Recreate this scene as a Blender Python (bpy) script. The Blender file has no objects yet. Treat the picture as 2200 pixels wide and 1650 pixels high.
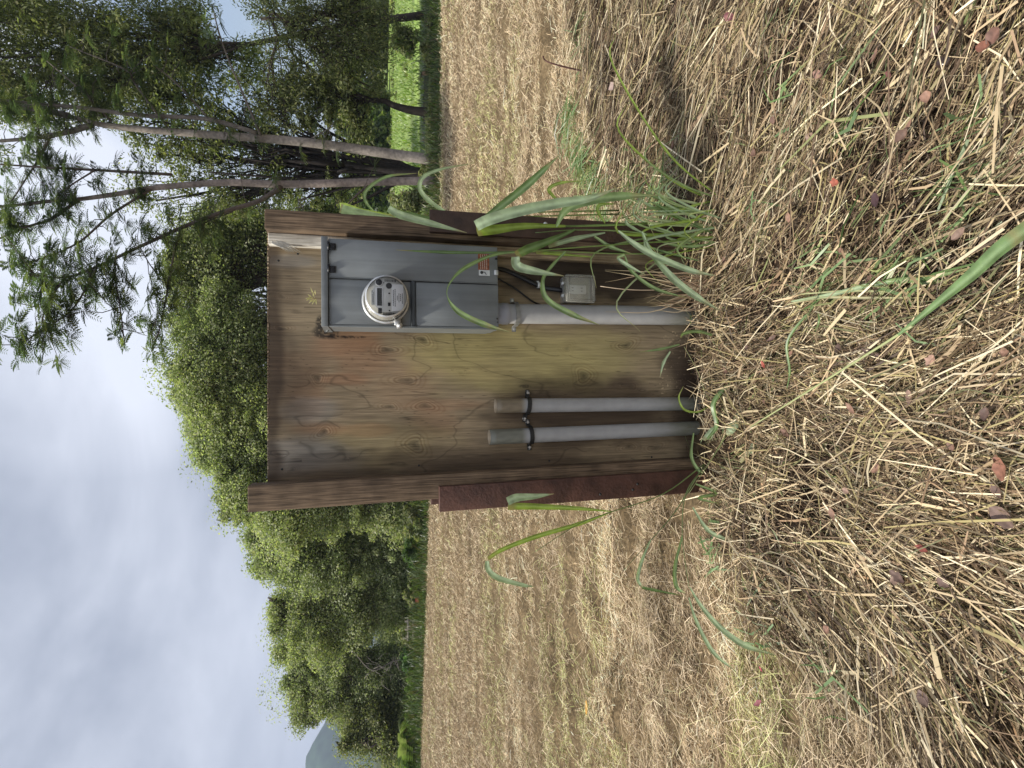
import bpy, bmesh, math, random
import numpy as np
from mathutils import Matrix, Vector

SC = bpy.context.scene
COL = SC.collection
rng = np.random.default_rng(7)
random.seed(7)
rad = math.radians

# ------------------------------------------------------------------ camera
F, PITCH, EYE = 1250.0, rad(13.5), 1.62            # focal length in photo pixels (2200 px = sensor width)
FW = np.array([0, math.cos(PITCH), -math.sin(PITCH)])
UP = np.array([0, math.sin(PITCH), math.cos(PITCH)])
RT = np.array([1.0, 0, 0])
CAM = np.array([0, 0, EYE])
cd = bpy.data.cameras.new('camera')
cd.sensor_fit = 'HORIZONTAL'; cd.sensor_width = 36; cd.lens = 36 * F / 2200
cd.clip_start = .05; cd.clip_end = 5000
cam = bpy.data.objects.new('camera', cd); COL.objects.link(cam)
# the photograph was stored lying on its side: image right = down in the world
xa, ya, za = -UP, RT, -FW
cam.matrix_world = Matrix(((xa[0], ya[0], za[0], 0), (xa[1], ya[1], za[1], 0), (xa[2], ya[2], za[2], EYE), (0, 0, 0, 1)))
SC.camera = cam

# ------------------------------------------------------------------ sky, sun, exposure
SUN_EL, SUN_AZ = rad(62), rad(-96)                  # azimuth measured from +Y towards +X
SC.view_settings.view_transform = 'Standard'
SC.view_settings.look = 'None'
SC.view_settings.exposure = 0.60
SC.view_settings.gamma = 1.0
SC.cycles.max_bounces = 8; SC.cycles.diffuse_bounces = 3; SC.cycles.transparent_max_bounces = 6
SC.cycles.use_denoising = True; SC.cycles.sample_clamp_indirect = 4.0
sd = bpy.data.lights.new('sun', 'SUN'); sd.energy = 3.6; sd.angle = rad(3); sd.color = (1, .95, .86)
sun = bpy.data.objects.new('sun', sd); COL.objects.link(sun)
tosun = Vector((math.sin(SUN_AZ) * math.cos(SUN_EL), math.cos(SUN_AZ) * math.cos(SUN_EL), math.sin(SUN_EL)))
sun.rotation_euler = tosun.to_track_quat('Z', 'Y').to_euler()

W = bpy.data.worlds.new('World'); SC.world = W; W.use_nodes = True
nt = W.node_tree; N = nt.nodes; L = nt.links; N.clear()
def nd(t, **k):
    n = N.new(t)
    for a, b in k.items(): setattr(n, a, b)
    return n
def mth(op, a, b=None, clamp=False):
    n = nd('ShaderNodeMath', operation=op, use_clamp=clamp)
    for i, v in enumerate((a, b)):
        if v is None: continue
        if isinstance(v, (int, float)): n.inputs[i].default_value = v
        else: L.new(v, n.inputs[i])
    return n.outputs[0]
sky = nd('ShaderNodeTexSky', sky_type='NISHITA', sun_disc=False, sun_elevation=SUN_EL, sun_rotation=SUN_AZ, dust_density=2.0)
tc = nd('ShaderNodeTexCoord')
mp = nd('ShaderNodeMapping'); mp.inputs['Scale'].default_value = (1.0, 1.0, 2.2); L.new(tc.outputs['Generated'], mp.inputs[0])
nz = nd('ShaderNodeTexNoise'); nz.inputs['Scale'].default_value = 2.3; nz.inputs['Detail'].default_value = 5; nz.inputs['Roughness'].default_value = .52; nz.inputs['Distortion'].default_value = .35
L.new(mp.outputs[0], nz.inputs['Vector'])
def dirdot(v):
    n = nd('ShaderNodeVectorMath', operation='DOT_PRODUCT'); L.new(tc.outputs['Generated'], n.inputs[0]); n.inputs[1].default_value = Vector(v).normalized(); return n.outputs['Value']
bright_l = mth('MULTIPLY', mth('MAXIMUM', mth('ADD', dirdot((-.62, .75, .16)), -.62), 0.0), 1.5)
bright_b = mth('MULTIPLY', mth('MAXIMUM', mth('ADD', dirdot((-.35, -.8, .5)), .15), 0.0), 1.15)  # unseen sky behind the camera, brightened to fill the shaded board front
bright_s = mth('MULTIPLY', mth('MAXIMUM', mth('ADD', dirdot((.5, 1.1, .42)), -.86), 0.0), 9.0)
cl = mth('ADD', mth('ADD', mth('MULTIPLY', mth('ADD', nz.outputs['Fac'], -.5), 1.7), .02), mth('ADD', mth('ADD', bright_l, bright_b), bright_s), clamp=True)
ramp = nd('ShaderNodeMixRGB'); ramp.inputs[1].default_value = (1.45, 1.76, 2.48, 1); ramp.inputs[2].default_value = (6.0, 6.35, 7.2, 1)
L.new(cl, ramp.inputs[0])
# one gap in the cloud shows blue sky
gap = mth('MULTIPLY', mth('MULTIPLY', mth('MAXIMUM', mth('ADD', dirdot((.60, .98, .20)), -.965), 0.0), 40.0, clamp=True), .8)
mix = nd('ShaderNodeMixRGB'); L.new(gap, mix.inputs[0]); L.new(ramp.outputs[0], mix.inputs[1]); L.new(sky.outputs[0], mix.inputs[2])
bg = nd('ShaderNodeBackground'); bg.inputs['Strength'].default_value = .1; L.new(mix.outputs[0], bg.inputs[0])
wo = nd('ShaderNodeOutputWorld'); L.new(bg.outputs[0], wo.inputs[0])

# ------------------------------------------------------------------ helpers: geometry
def ray(x, y): return FW + RT * ((825 - y) / F) - UP * ((x - 1100) / F)
def at(x, y, Y):                                    # photo pixel -> world point at depth Y
    d = ray(x, y); return CAM + d * (Y / d[1])
def gnd(x, y, z=0.0):                               # photo pixel -> point on the ground
    d = ray(x, y); return CAM + d * ((z - EYE) / d[2])

def hash2(ix, iy, s):
    n = (ix.astype(np.int64) * 374761393 + iy.astype(np.int64) * 668265263 + s * 982451653) & 0xffffffff
    n = ((n ^ (n >> 13)) * 1274126177) & 0xffffffff
    n = n ^ (n >> 16)
    return (n & 0xffff) / 65535.0
def vnoise(x, y, s=0):
    x = np.asarray(x, float); y = np.asarray(y, float)
    ix = np.floor(x); iy = np.floor(y); fx = x - ix; fy = y - iy
    fx = fx * fx * (3 - 2 * fx); fy = fy * fy * (3 - 2 * fy)
    a = hash2(ix, iy, s); b = hash2(ix + 1, iy, s); c = hash2(ix, iy + 1, s); d = hash2(ix + 1, iy + 1, s)
    return (a * (1 - fx) + b * fx) * (1 - fy) + (c * (1 - fx) + d * fx) * fy
def fbm(x, y, s=0, o=4):
    v = 0; a = .5; t = 0
    for i in range(o):
        v = v + a * vnoise(x * 2 ** i, y * 2 ** i, s + i * 17); t += a; a *= .5
    return v / t
def sstep(a, b, x):
    t = np.clip((x - a) / (b - a), 0, 1); return t * t * (3 - 2 * t)

def mesh_obj(name, V, Fq, mat, parent=None, C=None, smooth=False, uv=None):
    """one mesh object from numpy arrays; Fq is (n,3) or (n,4) or a list of faces"""
    me = bpy.data.meshes.new(name)
    V = np.asarray(V, np.float32)
    if isinstance(Fq, np.ndarray):
        n, k = Fq.shape
        me.vertices.add(len(V)); me.vertices.foreach_set('co', V.ravel())
        me.loops.add(n * k); me.loops.foreach_set('vertex_index', Fq.astype(np.int32).ravel())
        me.polygons.add(n); me.polygons.foreach_set('loop_start', np.arange(0, n * k, k, dtype=np.int32))
        me.update(calc_edges=True)
    else:
        me.from_pydata([tuple(v) for v in V], [], Fq); me.update()
    if C is not None:
        C = np.asarray(C, np.float32)
        if C.shape[1] == 3: C = np.hstack([C, np.ones((len(C), 1), np.float32)])
        at_ = me.color_attributes.new('Col', 'FLOAT_COLOR', 'POINT'); at_.data.foreach_set('color', C.ravel())
    if smooth: me.polygons.foreach_set('use_smooth', np.ones(len(me.polygons), bool))
    me.materials.append(mat)
    o = bpy.data.objects.new(name, me); COL.objects.link(o)
    if parent: o.parent = parent
    return o

class MB:
    """collects boxes, tubes, lathes, ribbons in one mesh"""
    def __init__(s): s.V = []; s.Fc = []; s.C = []; s.sm = []
    def add(s, V, Fc, col=(.5, .5, .5), smooth=False):
        k = len(s.V); s.V += [tuple(v) for v in V]
        s.Fc += [tuple(i + k for i in q) for q in Fc]; s.sm += [smooth] * len(Fc)
        if len(np.shape(col)) == 1: s.C += [tuple(col)] * len(V)
        else: s.C += [tuple(c) for c in col]
        return s
    def box(s, x0, x1, y0, y1, z0, z1, bev=.0, col=(.5, .5, .5), M=None, seg=2):
        bm = bmesh.new(); bmesh.ops.create_cube(bm, size=1)
        for v in bm.verts:
            v.co = ((x0 + x1) / 2 + v.co.x * (x1 - x0), (y0 + y1) / 2 + v.co.y * (y1 - y0), (z0 + z1) / 2 + v.co.z * (z1 - z0))
        if bev: bmesh.ops.bevel(bm, geom=bm.edges[:], offset=bev, segments=seg, profile=.5, affect='EDGES')
        if M is not None: bmesh.ops.transform(bm, matrix=M, verts=bm.verts)
        bm.verts.index_update()
        s.add([v.co[:] for v in bm.verts], [[v.index for v in f.verts] for f in bm.faces], col, bool(bev)); bm.free(); return s
    def tube(s, pts, r, sides=8, cap=True, col=(.5, .5, .5)):
        pts = np.array(pts, float); n = len(pts)
        r = np.full(n, r) if np.isscalar(r) else np.array(r, float)
        V = []; Fc = []
        t = np.gradient(pts, axis=0); t /= np.linalg.norm(t, axis=1)[:, None] + 1e-12
        u = np.cross(t[0], [0, 0, 1.0]);
        if np.linalg.norm(u) < .1: u = np.cross(t[0], [1.0, 0, 0])
        for i in range(n):
            u = u - t[i] * np.dot(u, t[i]); u /= np.linalg.norm(u) + 1e-12
            w = np.cross(t[i], u)
            for k in range(sides):
                a = 2 * math.pi * k / sides
                V.append(pts[i] + r[i] * (u * math.cos(a) + w * math.sin(a)))
        for i in range(n - 1):
            for k in range(sides):
                k2 = (k + 1) % sides
                Fc.append((i * sides + k, i * sides + k2, (i + 1) * sides + k2, (i + 1) * sides + k))
        if cap:
            Fc.append(tuple(range(sides))[::-1]); Fc.append(tuple((n - 1) * sides + k for k in range(sides)))
        c = col if len(np.shape(col)) == 1 else np.repeat(np.array(col), sides, axis=0)
        return s.add(V, Fc, c, True)
    def lathe(s, prof, org, axis='y', sides=32, col=(.5, .5, .5), sm=True):
        """prof: list of (r, h); revolved about axis through org"""
        V = []; Fc = []; n = len(prof)
        for (r, hh) in prof:
            for k in range(sides):
                a = 2 * math.pi * k / sides; c_, s_ = r * math.cos(a), r * math.sin(a)
                q = {'y': (c_, hh, s_), 'z': (c_, s_, hh), 'x': (hh, c_, s_)}[axis]
                V.append((org[0] + q[0], org[1] + q[1], org[2] + q[2]))
        for i in range(n - 1):
            for k in range(sides):
                k2 = (k + 1) % sides
                Fc.append((i * sides + k, i * sides + k2, (i + 1) * sides + k2, (i + 1) * sides + k))
        return s.add(V, Fc, col, sm)
    def ribbon(s, pts, width, nrm, fold=.25, col=None, sub=5, twist=0.):
        """grass blade: smooth ribbon through pts, V-shaped cross-section with pale midrib"""
        pts = np.array(pts, float); P = catmull(pts, sub); n = len(P)
        tt = np.linspace(0, 1, n); w = np.interp(tt, np.linspace(0, 1, len(width)), width)
        T = np.gradient(P, axis=0); T /= np.linalg.norm(T, axis=1)[:, None] + 1e-12
        nrm = np.array(nrm, float)
        if nrm.ndim == 1: nrm = np.repeat(nrm[None], len(pts), 0)
        nn = np.stack([np.interp(tt, np.linspace(0, 1, len(nrm)), nrm[:, k]) for k in range(3)], 1)
        V = []; Fc = []; C = []
        c0 = np.array(col if col is not None else (.12, .2, .06))
        for i in range(n):
            b = np.cross(T[i], nn[i]); b /= np.linalg.norm(b) + 1e-9
            up_ = np.cross(b, T[i])
            if twist:
                a = twist * tt[i]; b, up_ = b * math.cos(a) + up_ * math.sin(a), up_ * math.cos(a) - b * math.sin(a)
            h_ = w[i] / 2
            v = fold * h_
            V += [P[i] - b * h_ + up_ * v, P[i] - b * h_ * .55 + up_ * v * .5, P[i] - b * h_ * .1, P[i] + b * h_ * .1, P[i] + b * h_ * .55 + up_ * v * .5, P[i] + b * h_ + up_ * v]
            sh = .9 + .2 * math.sin(i * 1.7)
            br = .75 * sstep(.80, 1.0, tt[i] + .08 * math.sin(i * 2.3)); cc = [c0 * sh * .9, c0 * sh * 1.08, c0 * 1.2 + .06, c0 * 1.2 + .06, c0 * sh * .95, c0 * sh * 1.1]
            C += [q * (1 - br) + np.array((.34, .27, .13)) * br for q in cc]
        for i in range(n - 1):
            for k in range(5):
                Fc.append((i * 6 + k, i * 6 + k + 1, i * 6 + 7 + k, i * 6 + 6 + k))
        return s.add(V, Fc, np.clip(C, 0, 1), True)
    def build(s, name, mat, parent=None, off=None):
        V = np.array(s.V, float)
        if off is not None: V = V - np.array(off)
        me = bpy.data.meshes.new(name); me.from_pydata([tuple(v) for v in V], [], s.Fc); me.update()
        ca = me.color_attributes.new('Col', 'FLOAT_COLOR', 'POINT')
        C = np.hstack([np.array(s.C, np.float32), np.ones((len(V), 1), np.float32)]); ca.data.foreach_set('color', C.ravel())
        me.polygons.foreach_set('use_smooth', np.array(s.sm, bool))
        me.materials.append(mat)
        o = bpy.data.objects.new(name, me); COL.objects.link(o)
        if parent: o.parent = parent
        return o

def catmull(P, sub=5):
    P = np.array(P, float); n = len(P)
    if n < 3: return np.array([P[0] + (P[-1] - P[0]) * t for t in np.linspace(0, 1, sub + 1)])
    Q = np.vstack([2 * P[0] - P[1], P, 2 * P[-1] - P[-2]]); out = []
    for i in range(n - 1):
        a, b, c, d = Q[i], Q[i + 1], Q[i + 2], Q[i + 3]
        for t in np.linspace(0, 1, sub, endpoint=False):
            out.append(.5 * (2 * b + (c - a) * t + (2 * a - 5 * b + 4 * c - d) * t * t + (3 * b - a - 3 * c + d) * t ** 3))
    out.append(P[-1]); return np.array(out)

def tag(o, label, cat, group=None):
    o['label'] = label; o['category'] = cat
    if group: o['group'] = group
    return o
def thing(name, label, cat, loc=(0, 0, 0), mat=None, group=None):
    o = bpy.data.objects.new(name, None); COL.objects.link(o); o.empty_display_size = .1
    if mat is not None: o.matrix_world = mat
    else: o.location = tuple(loc)
    return tag(o, label, cat, group)
def structure(o): o['kind'] = 'structure'; return o
def stuff(o, label=None):
    o['kind'] = 'stuff'
    if label: o['label'] = label
    return o

# ------------------------------------------------------------------ helpers: materials
def mat_base(name):
    m = bpy.data.materials.new(name); m.use_nodes = True
    n = m.node_tree.nodes; b = n['Principled BSDF']; return m, n, m.node_tree.links, b
def plain(name, col, rough=.5, metal=0., spec=.5, nscale=30., namt=.15, bump=0., bscale=None, coat=0.):
    """procedural paint / metal / plastic: colour with noise blotches and fine bump"""
    m, n, l, b = mat_base(name)
    t = n.new('ShaderNodeTexCoord'); z = n.new('ShaderNodeTexNoise'); z.inputs['Scale'].default_value = nscale; z.inputs['Detail'].default_value = 6
    l.new(t.outputs['Object'], z.inputs['Vector'])
    r = n.new('ShaderNodeMapRange'); r.inputs[1].default_value = .3; r.inputs[2].default_value = .7; r.inputs[3].default_value = 1 - namt; r.inputs[4].default_value = 1 + namt
    l.new(z.outputs['Fac'], r.inputs[0])
    v = n.new('ShaderNodeVectorMath'); v.operation = 'SCALE'; v.inputs[0].default_value = col[:3]; l.new(r.outputs[0], v.inputs['Scale'])
    l.new(v.outputs[0], b.inputs['Base Color'])
    r2 = n.new('ShaderNodeMapRange'); r2.inputs[3].default_value = max(.03, rough - .1); r2.inputs[4].default_value = min(1, rough + .12); l.new(z.outputs['Fac'], r2.inputs[0]); l.new(r2.outputs[0], b.inputs['Roughness'])
    b.inputs['Metallic'].default_value = metal; b.inputs['Specular IOR Level'].default_value = spec; b.inputs['Coat Weight'].default_value = coat
    if bump:
        z2 = n.new('ShaderNodeTexNoise'); z2.inputs['Scale'].default_value = bscale or nscale * 4; z2.inputs['Detail'].default_value = 4; l.new(t.outputs['Object'], z2.inputs['Vector'])
        bp = n.new('ShaderNodeBump'); bp.inputs['Strength'].default_value = bump; bp.inputs['Distance'].default_value = .01
        l.new(z2.outputs['Fac'], bp.inputs['Height']); l.new(bp.outputs[0], b.inputs['Normal'])
    return m
def attr_mat(name, rough=.6, spec=.3, trans=0., nscale=0., namt=.2, bump=0., bscale=60., tcol=1.3, grain=False):
    """colour attribute of the mesh (veneer, straw, leaf colour) with fine noise; trans = translucency of leaves"""
    m, n, l, b = mat_base(name)
    a = n.new('ShaderNodeAttribute'); a.attribute_name = 'Col'
    src = a.outputs['Color']
    t = n.new('ShaderNodeTexCoord')
    if nscale:
        mp_ = n.new('ShaderNodeMapping'); l.new(t.outputs['Object'], mp_.inputs[0])
        if grain: mp_.inputs['Scale'].default_value = (1, 1, .05)
        z = n.new('ShaderNodeTexNoise'); z.inputs['Scale'].default_value = nscale; z.inputs['Detail'].default_value = 5; l.new(mp_.outputs[0], z.inputs['Vector'])
        r = n.new('ShaderNodeMapRange'); r.inputs[1].default_value = .3; r.inputs[2].default_value = .7; r.inputs[3].default_value = 1 - namt; r.inputs[4].default_value = 1 + namt; l.new(z.outputs['Fac'], r.inputs[0])
        v = n.new('ShaderNodeVectorMath'); v.operation = 'SCALE'; l.new(src, v.inputs[0]); l.new(r.outputs[0], v.inputs['Scale']); src = v.outputs[0]
        if bump:
            bp = n.new('ShaderNodeBump'); bp.inputs['Strength'].default_value = bump; bp.inputs['Distance'].default_value = .004
            l.new(z.outputs['Fac'], bp.inputs['Height']); l.new(bp.outputs[0], b.inputs['Normal'])
    l.new(src, b.inputs['Base Color'])
    b.inputs['Roughness'].default_value = rough; b.inputs['Specular IOR Level'].default_value = spec
    if trans:
        tr = n.new('ShaderNodeBsdfTranslucent')
        v2 = n.new('ShaderNodeVectorMath'); v2.operation = 'MULTIPLY'; l.new(src, v2.inputs[0]); v2.inputs[1].default_value = (1.05 * tcol, 1.2 * tcol, .6 * tcol)
        l.new(v2.outputs[0], tr.inputs['Color'])
        mx = n.new('ShaderNodeMixShader'); mx.inputs[0].default_value = trans
        l.new(b.outputs[0], mx.inputs[1]); l.new(tr.outputs[0], mx.inputs[2]); l.new(mx.outputs[0], n['Material Output'].inputs['Surface'])
    return m
def wood_mat(name, dark, light, scale=1., rough=.8, bump=.5, gray=None):
    """sawn lumber: long grain along z, checks, blotches"""
    m, n, l, b = mat_base(name)
    t = n.new('ShaderNodeTexCoord'); mp_ = n.new('ShaderNodeMapping'); l.new(t.outputs['Object'], mp_.inputs[0]); mp_.inputs['Scale'].default_value = (1, 1, .035)
    z = n.new('ShaderNodeTexNoise'); z.inputs['Scale'].default_value = 170 * scale; z.inputs['Detail'].default_value = 6; z.inputs['Distortion'].default_value = .4; l.new(mp_.outputs[0], z.inputs['Vector'])
    w = n.new('ShaderNodeTexNoise'); w.inputs['Scale'].default_value = 9; w.inputs['Detail'].default_value = 5; l.new(t.outputs['Object'], w.inputs['Vector'])
    cr = n.new('ShaderNodeValToRGB'); cr.color_ramp.elements[0].position = .32; cr.color_ramp.elements[1].position = .68
    cr.color_ramp.elements[0].color = (*dark, 1); cr.color_ramp.elements[1].color = (*light, 1); l.new(z.outputs['Fac'], cr.inputs[0])
    r = n.new('ShaderNodeMapRange'); r.inputs[1].default_value = .3; r.inputs[2].default_value = .7; r.inputs[3].default_value = .62; r.inputs[4].default_value = 1.3; l.new(w.outputs['Fac'], r.inputs[0])
    v = n.new('ShaderNodeVectorMath'); v.operation = 'SCALE'; l.new(cr.outputs[0], v.inputs[0]); l.new(r.outputs[0], v.inputs['Scale']); l.new(v.outputs[0], b.inputs['Base Color'])
    b.inputs['Roughness'].default_value = rough; b.inputs['Specular IOR Level'].default_value = .25
    bp = n.new('ShaderNodeBump'); bp.inputs['Strength'].default_value = bump; bp.inputs['Distance'].default_value = .004; l.new(z.outputs['Fac'], bp.inputs['Height']); l.new(bp.outputs[0], b.inputs['Normal'])
    return m

M_straw = attr_mat('straw', .62, .35)
M_grass = attr_mat('grass_blade', .38, .5, trans=.34, nscale=40, namt=.10)
M_leaf = attr_mat('foliage', .5, .4, trans=.48)
M_fern = attr_mat('feathery_foliage', .55, .3, trans=.35)
M_dry = attr_mat('dry_leaf', .6, .3, trans=.12, nscale=70, namt=.25)
M_soil = attr_mat('soil_and_thatch', .95, .1, nscale=45, namt=.45, bump=.6)
M_bark = attr_mat('bark', .85, .2, nscale=14, namt=.3, bump=.5)
M_ply = attr_mat('plywood_veneer', .72, .3, nscale=260, namt=.16, bump=.25, grain=True)
M_post = wood_mat('old_post_wood', (.055, .036, .022), (.21, .145, .09))
M_batten = wood_mat('weathered_wood', (.16, .12, .085), (.50, .46, .38), 1.0, .85, .8)
def two_tone():
    m = wood_mat('batten_wood', (.30, .25, .19), (.72, .68, .58), 1.0, .85, .8); n = m.node_tree.nodes; l = m.node_tree.links; b = n['Principled BSDF']
    src = b.inputs['Base Color'].links[0].from_socket; t = n.new('ShaderNodeTexCoord'); sp = n.new('ShaderNodeSeparateXYZ'); l.new(t.outputs['Object'], sp.inputs[0])
    r = n.new('ShaderNodeMapRange'); r.inputs[1].default_value = 1.60; r.inputs[2].default_value = 1.80; l.new(sp.outputs[2], r.inputs[0])
    mx = n.new('ShaderNodeMixRGB'); l.new(r.outputs[0], mx.inputs[0]); mu = n.new('ShaderNodeMixRGB'); mu.blend_type = 'MULTIPLY'; mu.inputs[0].default_value = 1; mu.inputs[2].default_value = (.60, .49, .35, 1); l.new(src, mu.inputs[1])
    l.new(mu.outputs[0], mx.inputs[1]); l.new(src, mx.inputs[2]); l.new(mx.outputs[0], b.inputs['Base Color']); return m
M_batten2 = two_tone()
M_redwood = plain('red_brown_stained_wood', (.072, .032, .021), .62, 0, .35, 14, .4, .3, 80)
M_brownwood = plain('dark_brown_stained_wood', (.06, .034, .022), .62, 0, .35, 14, .4, .3, 80)
def streak(m, amt=.10):
    n = m.node_tree.nodes; l = m.node_tree.links; b = n['Principled BSDF']; src = b.inputs['Base Color'].links[0].from_socket
    t = n.new('ShaderNodeTexCoord'); mp_ = n.new('ShaderNodeMapping'); mp_.inputs['Scale'].default_value = (1, 1, .045); l.new(t.outputs['Object'], mp_.inputs[0])
    z = n.new('ShaderNodeTexNoise'); z.inputs['Scale'].default_value = 45; z.inputs['Detail'].default_value = 5; l.new(mp_.outputs[0], z.inputs['Vector'])
    z2 = n.new('ShaderNodeTexNoise'); z2.inputs['Scale'].default_value = 6; z2.inputs['Detail'].default_value = 5; l.new(t.outputs['Object'], z2.inputs['Vector'])
    a = n.new('ShaderNodeMath'); a.operation = 'MULTIPLY'; l.new(z.outputs['Fac'], a.inputs[0]); l.new(z2.outputs['Fac'], a.inputs[1])
    r = n.new('ShaderNodeMapRange'); r.inputs[1].default_value = .12; r.inputs[2].default_value = .38; r.inputs[3].default_value = 1 - amt; r.inputs[4].default_value = 1 + amt; l.new(a.outputs[0], r.inputs[0])
    v = n.new('ShaderNodeVectorMath'); v.operation = 'SCALE'; l.new(src, v.inputs[0]); l.new(r.outputs[0], v.inputs['Scale']); l.new(v.outputs[0], b.inputs['Base Color']); return m
M_gray = plain('gray_enamel', (.170, .182, .180), .42, 0, .5, 7, .06, .03, 300)
streak(M_gray, .16)
M_gray_d = plain('gray_enamel_dark', (.06, .07, .075), .45, 0, .5, 9, .08)
M_galv = plain('galvanised_steel', (.66, .66, .64), .36, .7, .5, 40, .2, .1, 200)
M_clamp = plain('dull_zinc', (.27, .27, .25), .5, .6, .5, 40, .3, .1, 200)
M_dark = plain('black_iron', (.022, .022, .021), .5, .3, .5, 60, .3, .2, 200)
M_black = plain('black_plastic', (.012, .012, .013), .4)
M_pvc = attr_mat('grey_pvc', .5, .45, nscale=25, namt=.06)
M_white = plain('white_sticker', (.62, .63, .6), .6, 0, .3, 20, .1)
M_lettering = plain('faded_lettering', (.46, .37, .30), .6)
M_silver = plain('bright_tin', (.65, .66, .66), .35, .6, .5, 30, .1)
M_orange = plain('rust_orange_print', (.22, .075, .035), .6, 0, .3, 90, .45)
M_face = plain('meter_face_plastic', (.66, .66, .63), .5, 0, .4, 20, .06)
M_plate = plain('meter_nameplate', (.78, .78, .78), .5, 0, .4, 20, .05)
M_lcd = plain('lcd_dark', (.035, .036, .028), .25, 0, .5, 20, .1)
M_ink = plain('printed_ink', (.05, .05, .05), .6)
def glass(name, col, rough, alpha):
    m, n, l, b = mat_base(name)
    g = n.new('ShaderNodeBsdfGlossy'); g.inputs['Roughness'].default_value = rough
    tr = n.new('ShaderNodeBsdfTransparent'); tr.inputs[0].default_value = (*col, 1)
    d = n.new('ShaderNodeBsdfDiffuse'); d.inputs[0].default_value = (.55, .53, .46, 1)
    m1 = n.new('ShaderNodeMixShader'); m1.inputs[0].default_value = alpha; l.new(tr.outputs[0], m1.inputs[1]); l.new(d.outputs[0], m1.inputs[2])
    fr = n.new('ShaderNodeFresnel'); fr.inputs[0].default_value = 1.28
    mx = n.new('ShaderNodeMixShader'); l.new(fr.outputs[0], mx.inputs[0]); l.new(m1.outputs[0], mx.inputs[1]); l.new(g.outputs[0], mx.inputs[2])
    l.new(mx.outputs[0], n['Material Output'].inputs['Surface']); return m
M_glass = glass('aged_clear_cover', (.98, .98, .97), .06, .0)
M_rim = glass('yellowed_cover_rim', (.8, .77, .66), .2, .55)
M_poly = glass('cloudy_polycarbonate', (.9, .9, .85), .12, .26)

# ------------------------------------------------------------------ ground
EDGE_A, EDGE_B = gnd(950, 0), gnd(905, 1650)        # far edge of the mown field
def edge_y(x): return np.interp(x, [-60, EDGE_B[0], -.96, 4.72, EDGE_A[0], 60], [24., EDGE_B[1], 16.1, 13.95, 13.85, 13.6])
BND = np.array([(60, 4.6), (2.92, 4.2), (1.78, 3.95), (.95, 3.1), (.55, 2.75), (-.55, 2.62), (-.88, 2.0), (-1.02, 1.2), (-1.2, -8)])
def pile_sd(x, y):
    """signed distance to the edge of the raked hay; positive = inside, on the camera's side"""
    x = np.asarray(x, float); y = np.asarray(y, float); d = np.full(x.shape, 1e9); sg = np.zeros(x.shape)
    for i in range(len(BND) - 1):
        a, b = BND[i], BND[i + 1]; e = b - a
        t = np.clip(((x - a[0]) * e[0] + (y - a[1]) * e[1]) / (e @ e), 0, 1)
        dx = x - a[0] - t * e[0]; dy = y - a[1] - t * e[1]; dd = np.hypot(dx, dy)
        c = e[0] * (y - a[1]) - e[1] * (x - a[0])
        m = dd < d; d = np.where(m, dd, d); sg = np.where(m, np.sign(c), sg)
    return d * sg
def hgt(x, y):
    x = np.asarray(x, float); y = np.asarray(y, float)
    s = pile_sd(x, y)
    pile = sstep(-.12, .3, s) * (.035 + .05 * sstep(.4, 1.5, np.abs(x))) * sstep(7, 4, y)
    lumps = (fbm(x * 3.1 + 5, y * 3.1, 3, 3) - .5) * .10 * sstep(10, 3, y) + .085 * sstep(.54, .68, fbm(x * 1.8, y * 5.0, 13, 3)) * sstep(11, 4, y) * sstep(2.2, 3.2, y)
    roll = (fbm(x * .5, y * .5, 11, 3) - .5) * .08 * sstep(20, 6, np.hypot(x, y)) * sstep(2.6, 4, np.hypot(x, y - 2.6) + 2)
    rows = .030 * (fbm(x * .22, (y + .12 * x) * 2.1, 15, 3) - .5) * 1.6 * sstep(3.2, 4.2, y) * sstep(16, 10, y)
    bank = .10 * sstep(0, 1.4, y - edge_y(x)) * sstep(6, 2, y - edge_y(x)) + .15 * (fbm(x * .3, y * .3, 21, 2) - .3) * sstep(0, 4, y - edge_y(x))
    hole = -.16 * np.exp(-(((x + .90) / .22) ** 2 + ((y - 1.16) / .13) ** 2))
    return pile + lumps + roll + rows + bank * sstep(400, 30, y) + hole
def axis(s, n, lo, hi, c):
    t0, t1 = math.asinh((lo - c) / s), math.asinh((hi - c) / s)
    return c + s * np.sinh(np.linspace(t0, t1, n))
gx = axis(.6, 300, -1100, 1100, 0.0); gy = axis(.6, 300, -300, 1250, 2.2)
X, Y = np.meshgrid(gx, gy); Xf, Yf = X.ravel(), Y.ravel()
Zf = hgt(Xf, Yf)
s_ = pile_sd(Xf, Yf); inp = sstep(-.1, .25, s_); out = sstep(-.15, .5, Yf - edge_y(Xf))
nz1 = fbm(Xf * 1.3, Yf * 1.3, 31, 4)[:, None]; nz2 = fbm(Xf * 9, Yf * 9, 41, 3)[:, None]
c_field = np.array([.155, .112, .062]) * (.35 + 1.1 * nz2) * (.8 + .35 * nz1)
c_pile = np.array([.030, .020, .013]) * (.5 + .9 * nz2)
c_out = np.array([.050, .060, .022]) * (.6 + .8 * nz2)
gc = c_field * (1 - inp[:, None]) + c_pile * inp[:, None]
gc = gc * (1 - out[:, None]) + c_out * out[:, None]
ii = np.arange(300 * 300).reshape(300, 300)
fq = np.stack([ii[:-1, :-1], ii[:-1, 1:], ii[1:, 1:], ii[1:, :-1]], -1).reshape(-1, 4)
structure(mesh_obj('ground', np.stack([Xf, Yf, Zf], 1), fq, M_soil, C=gc, smooth=True))

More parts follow.
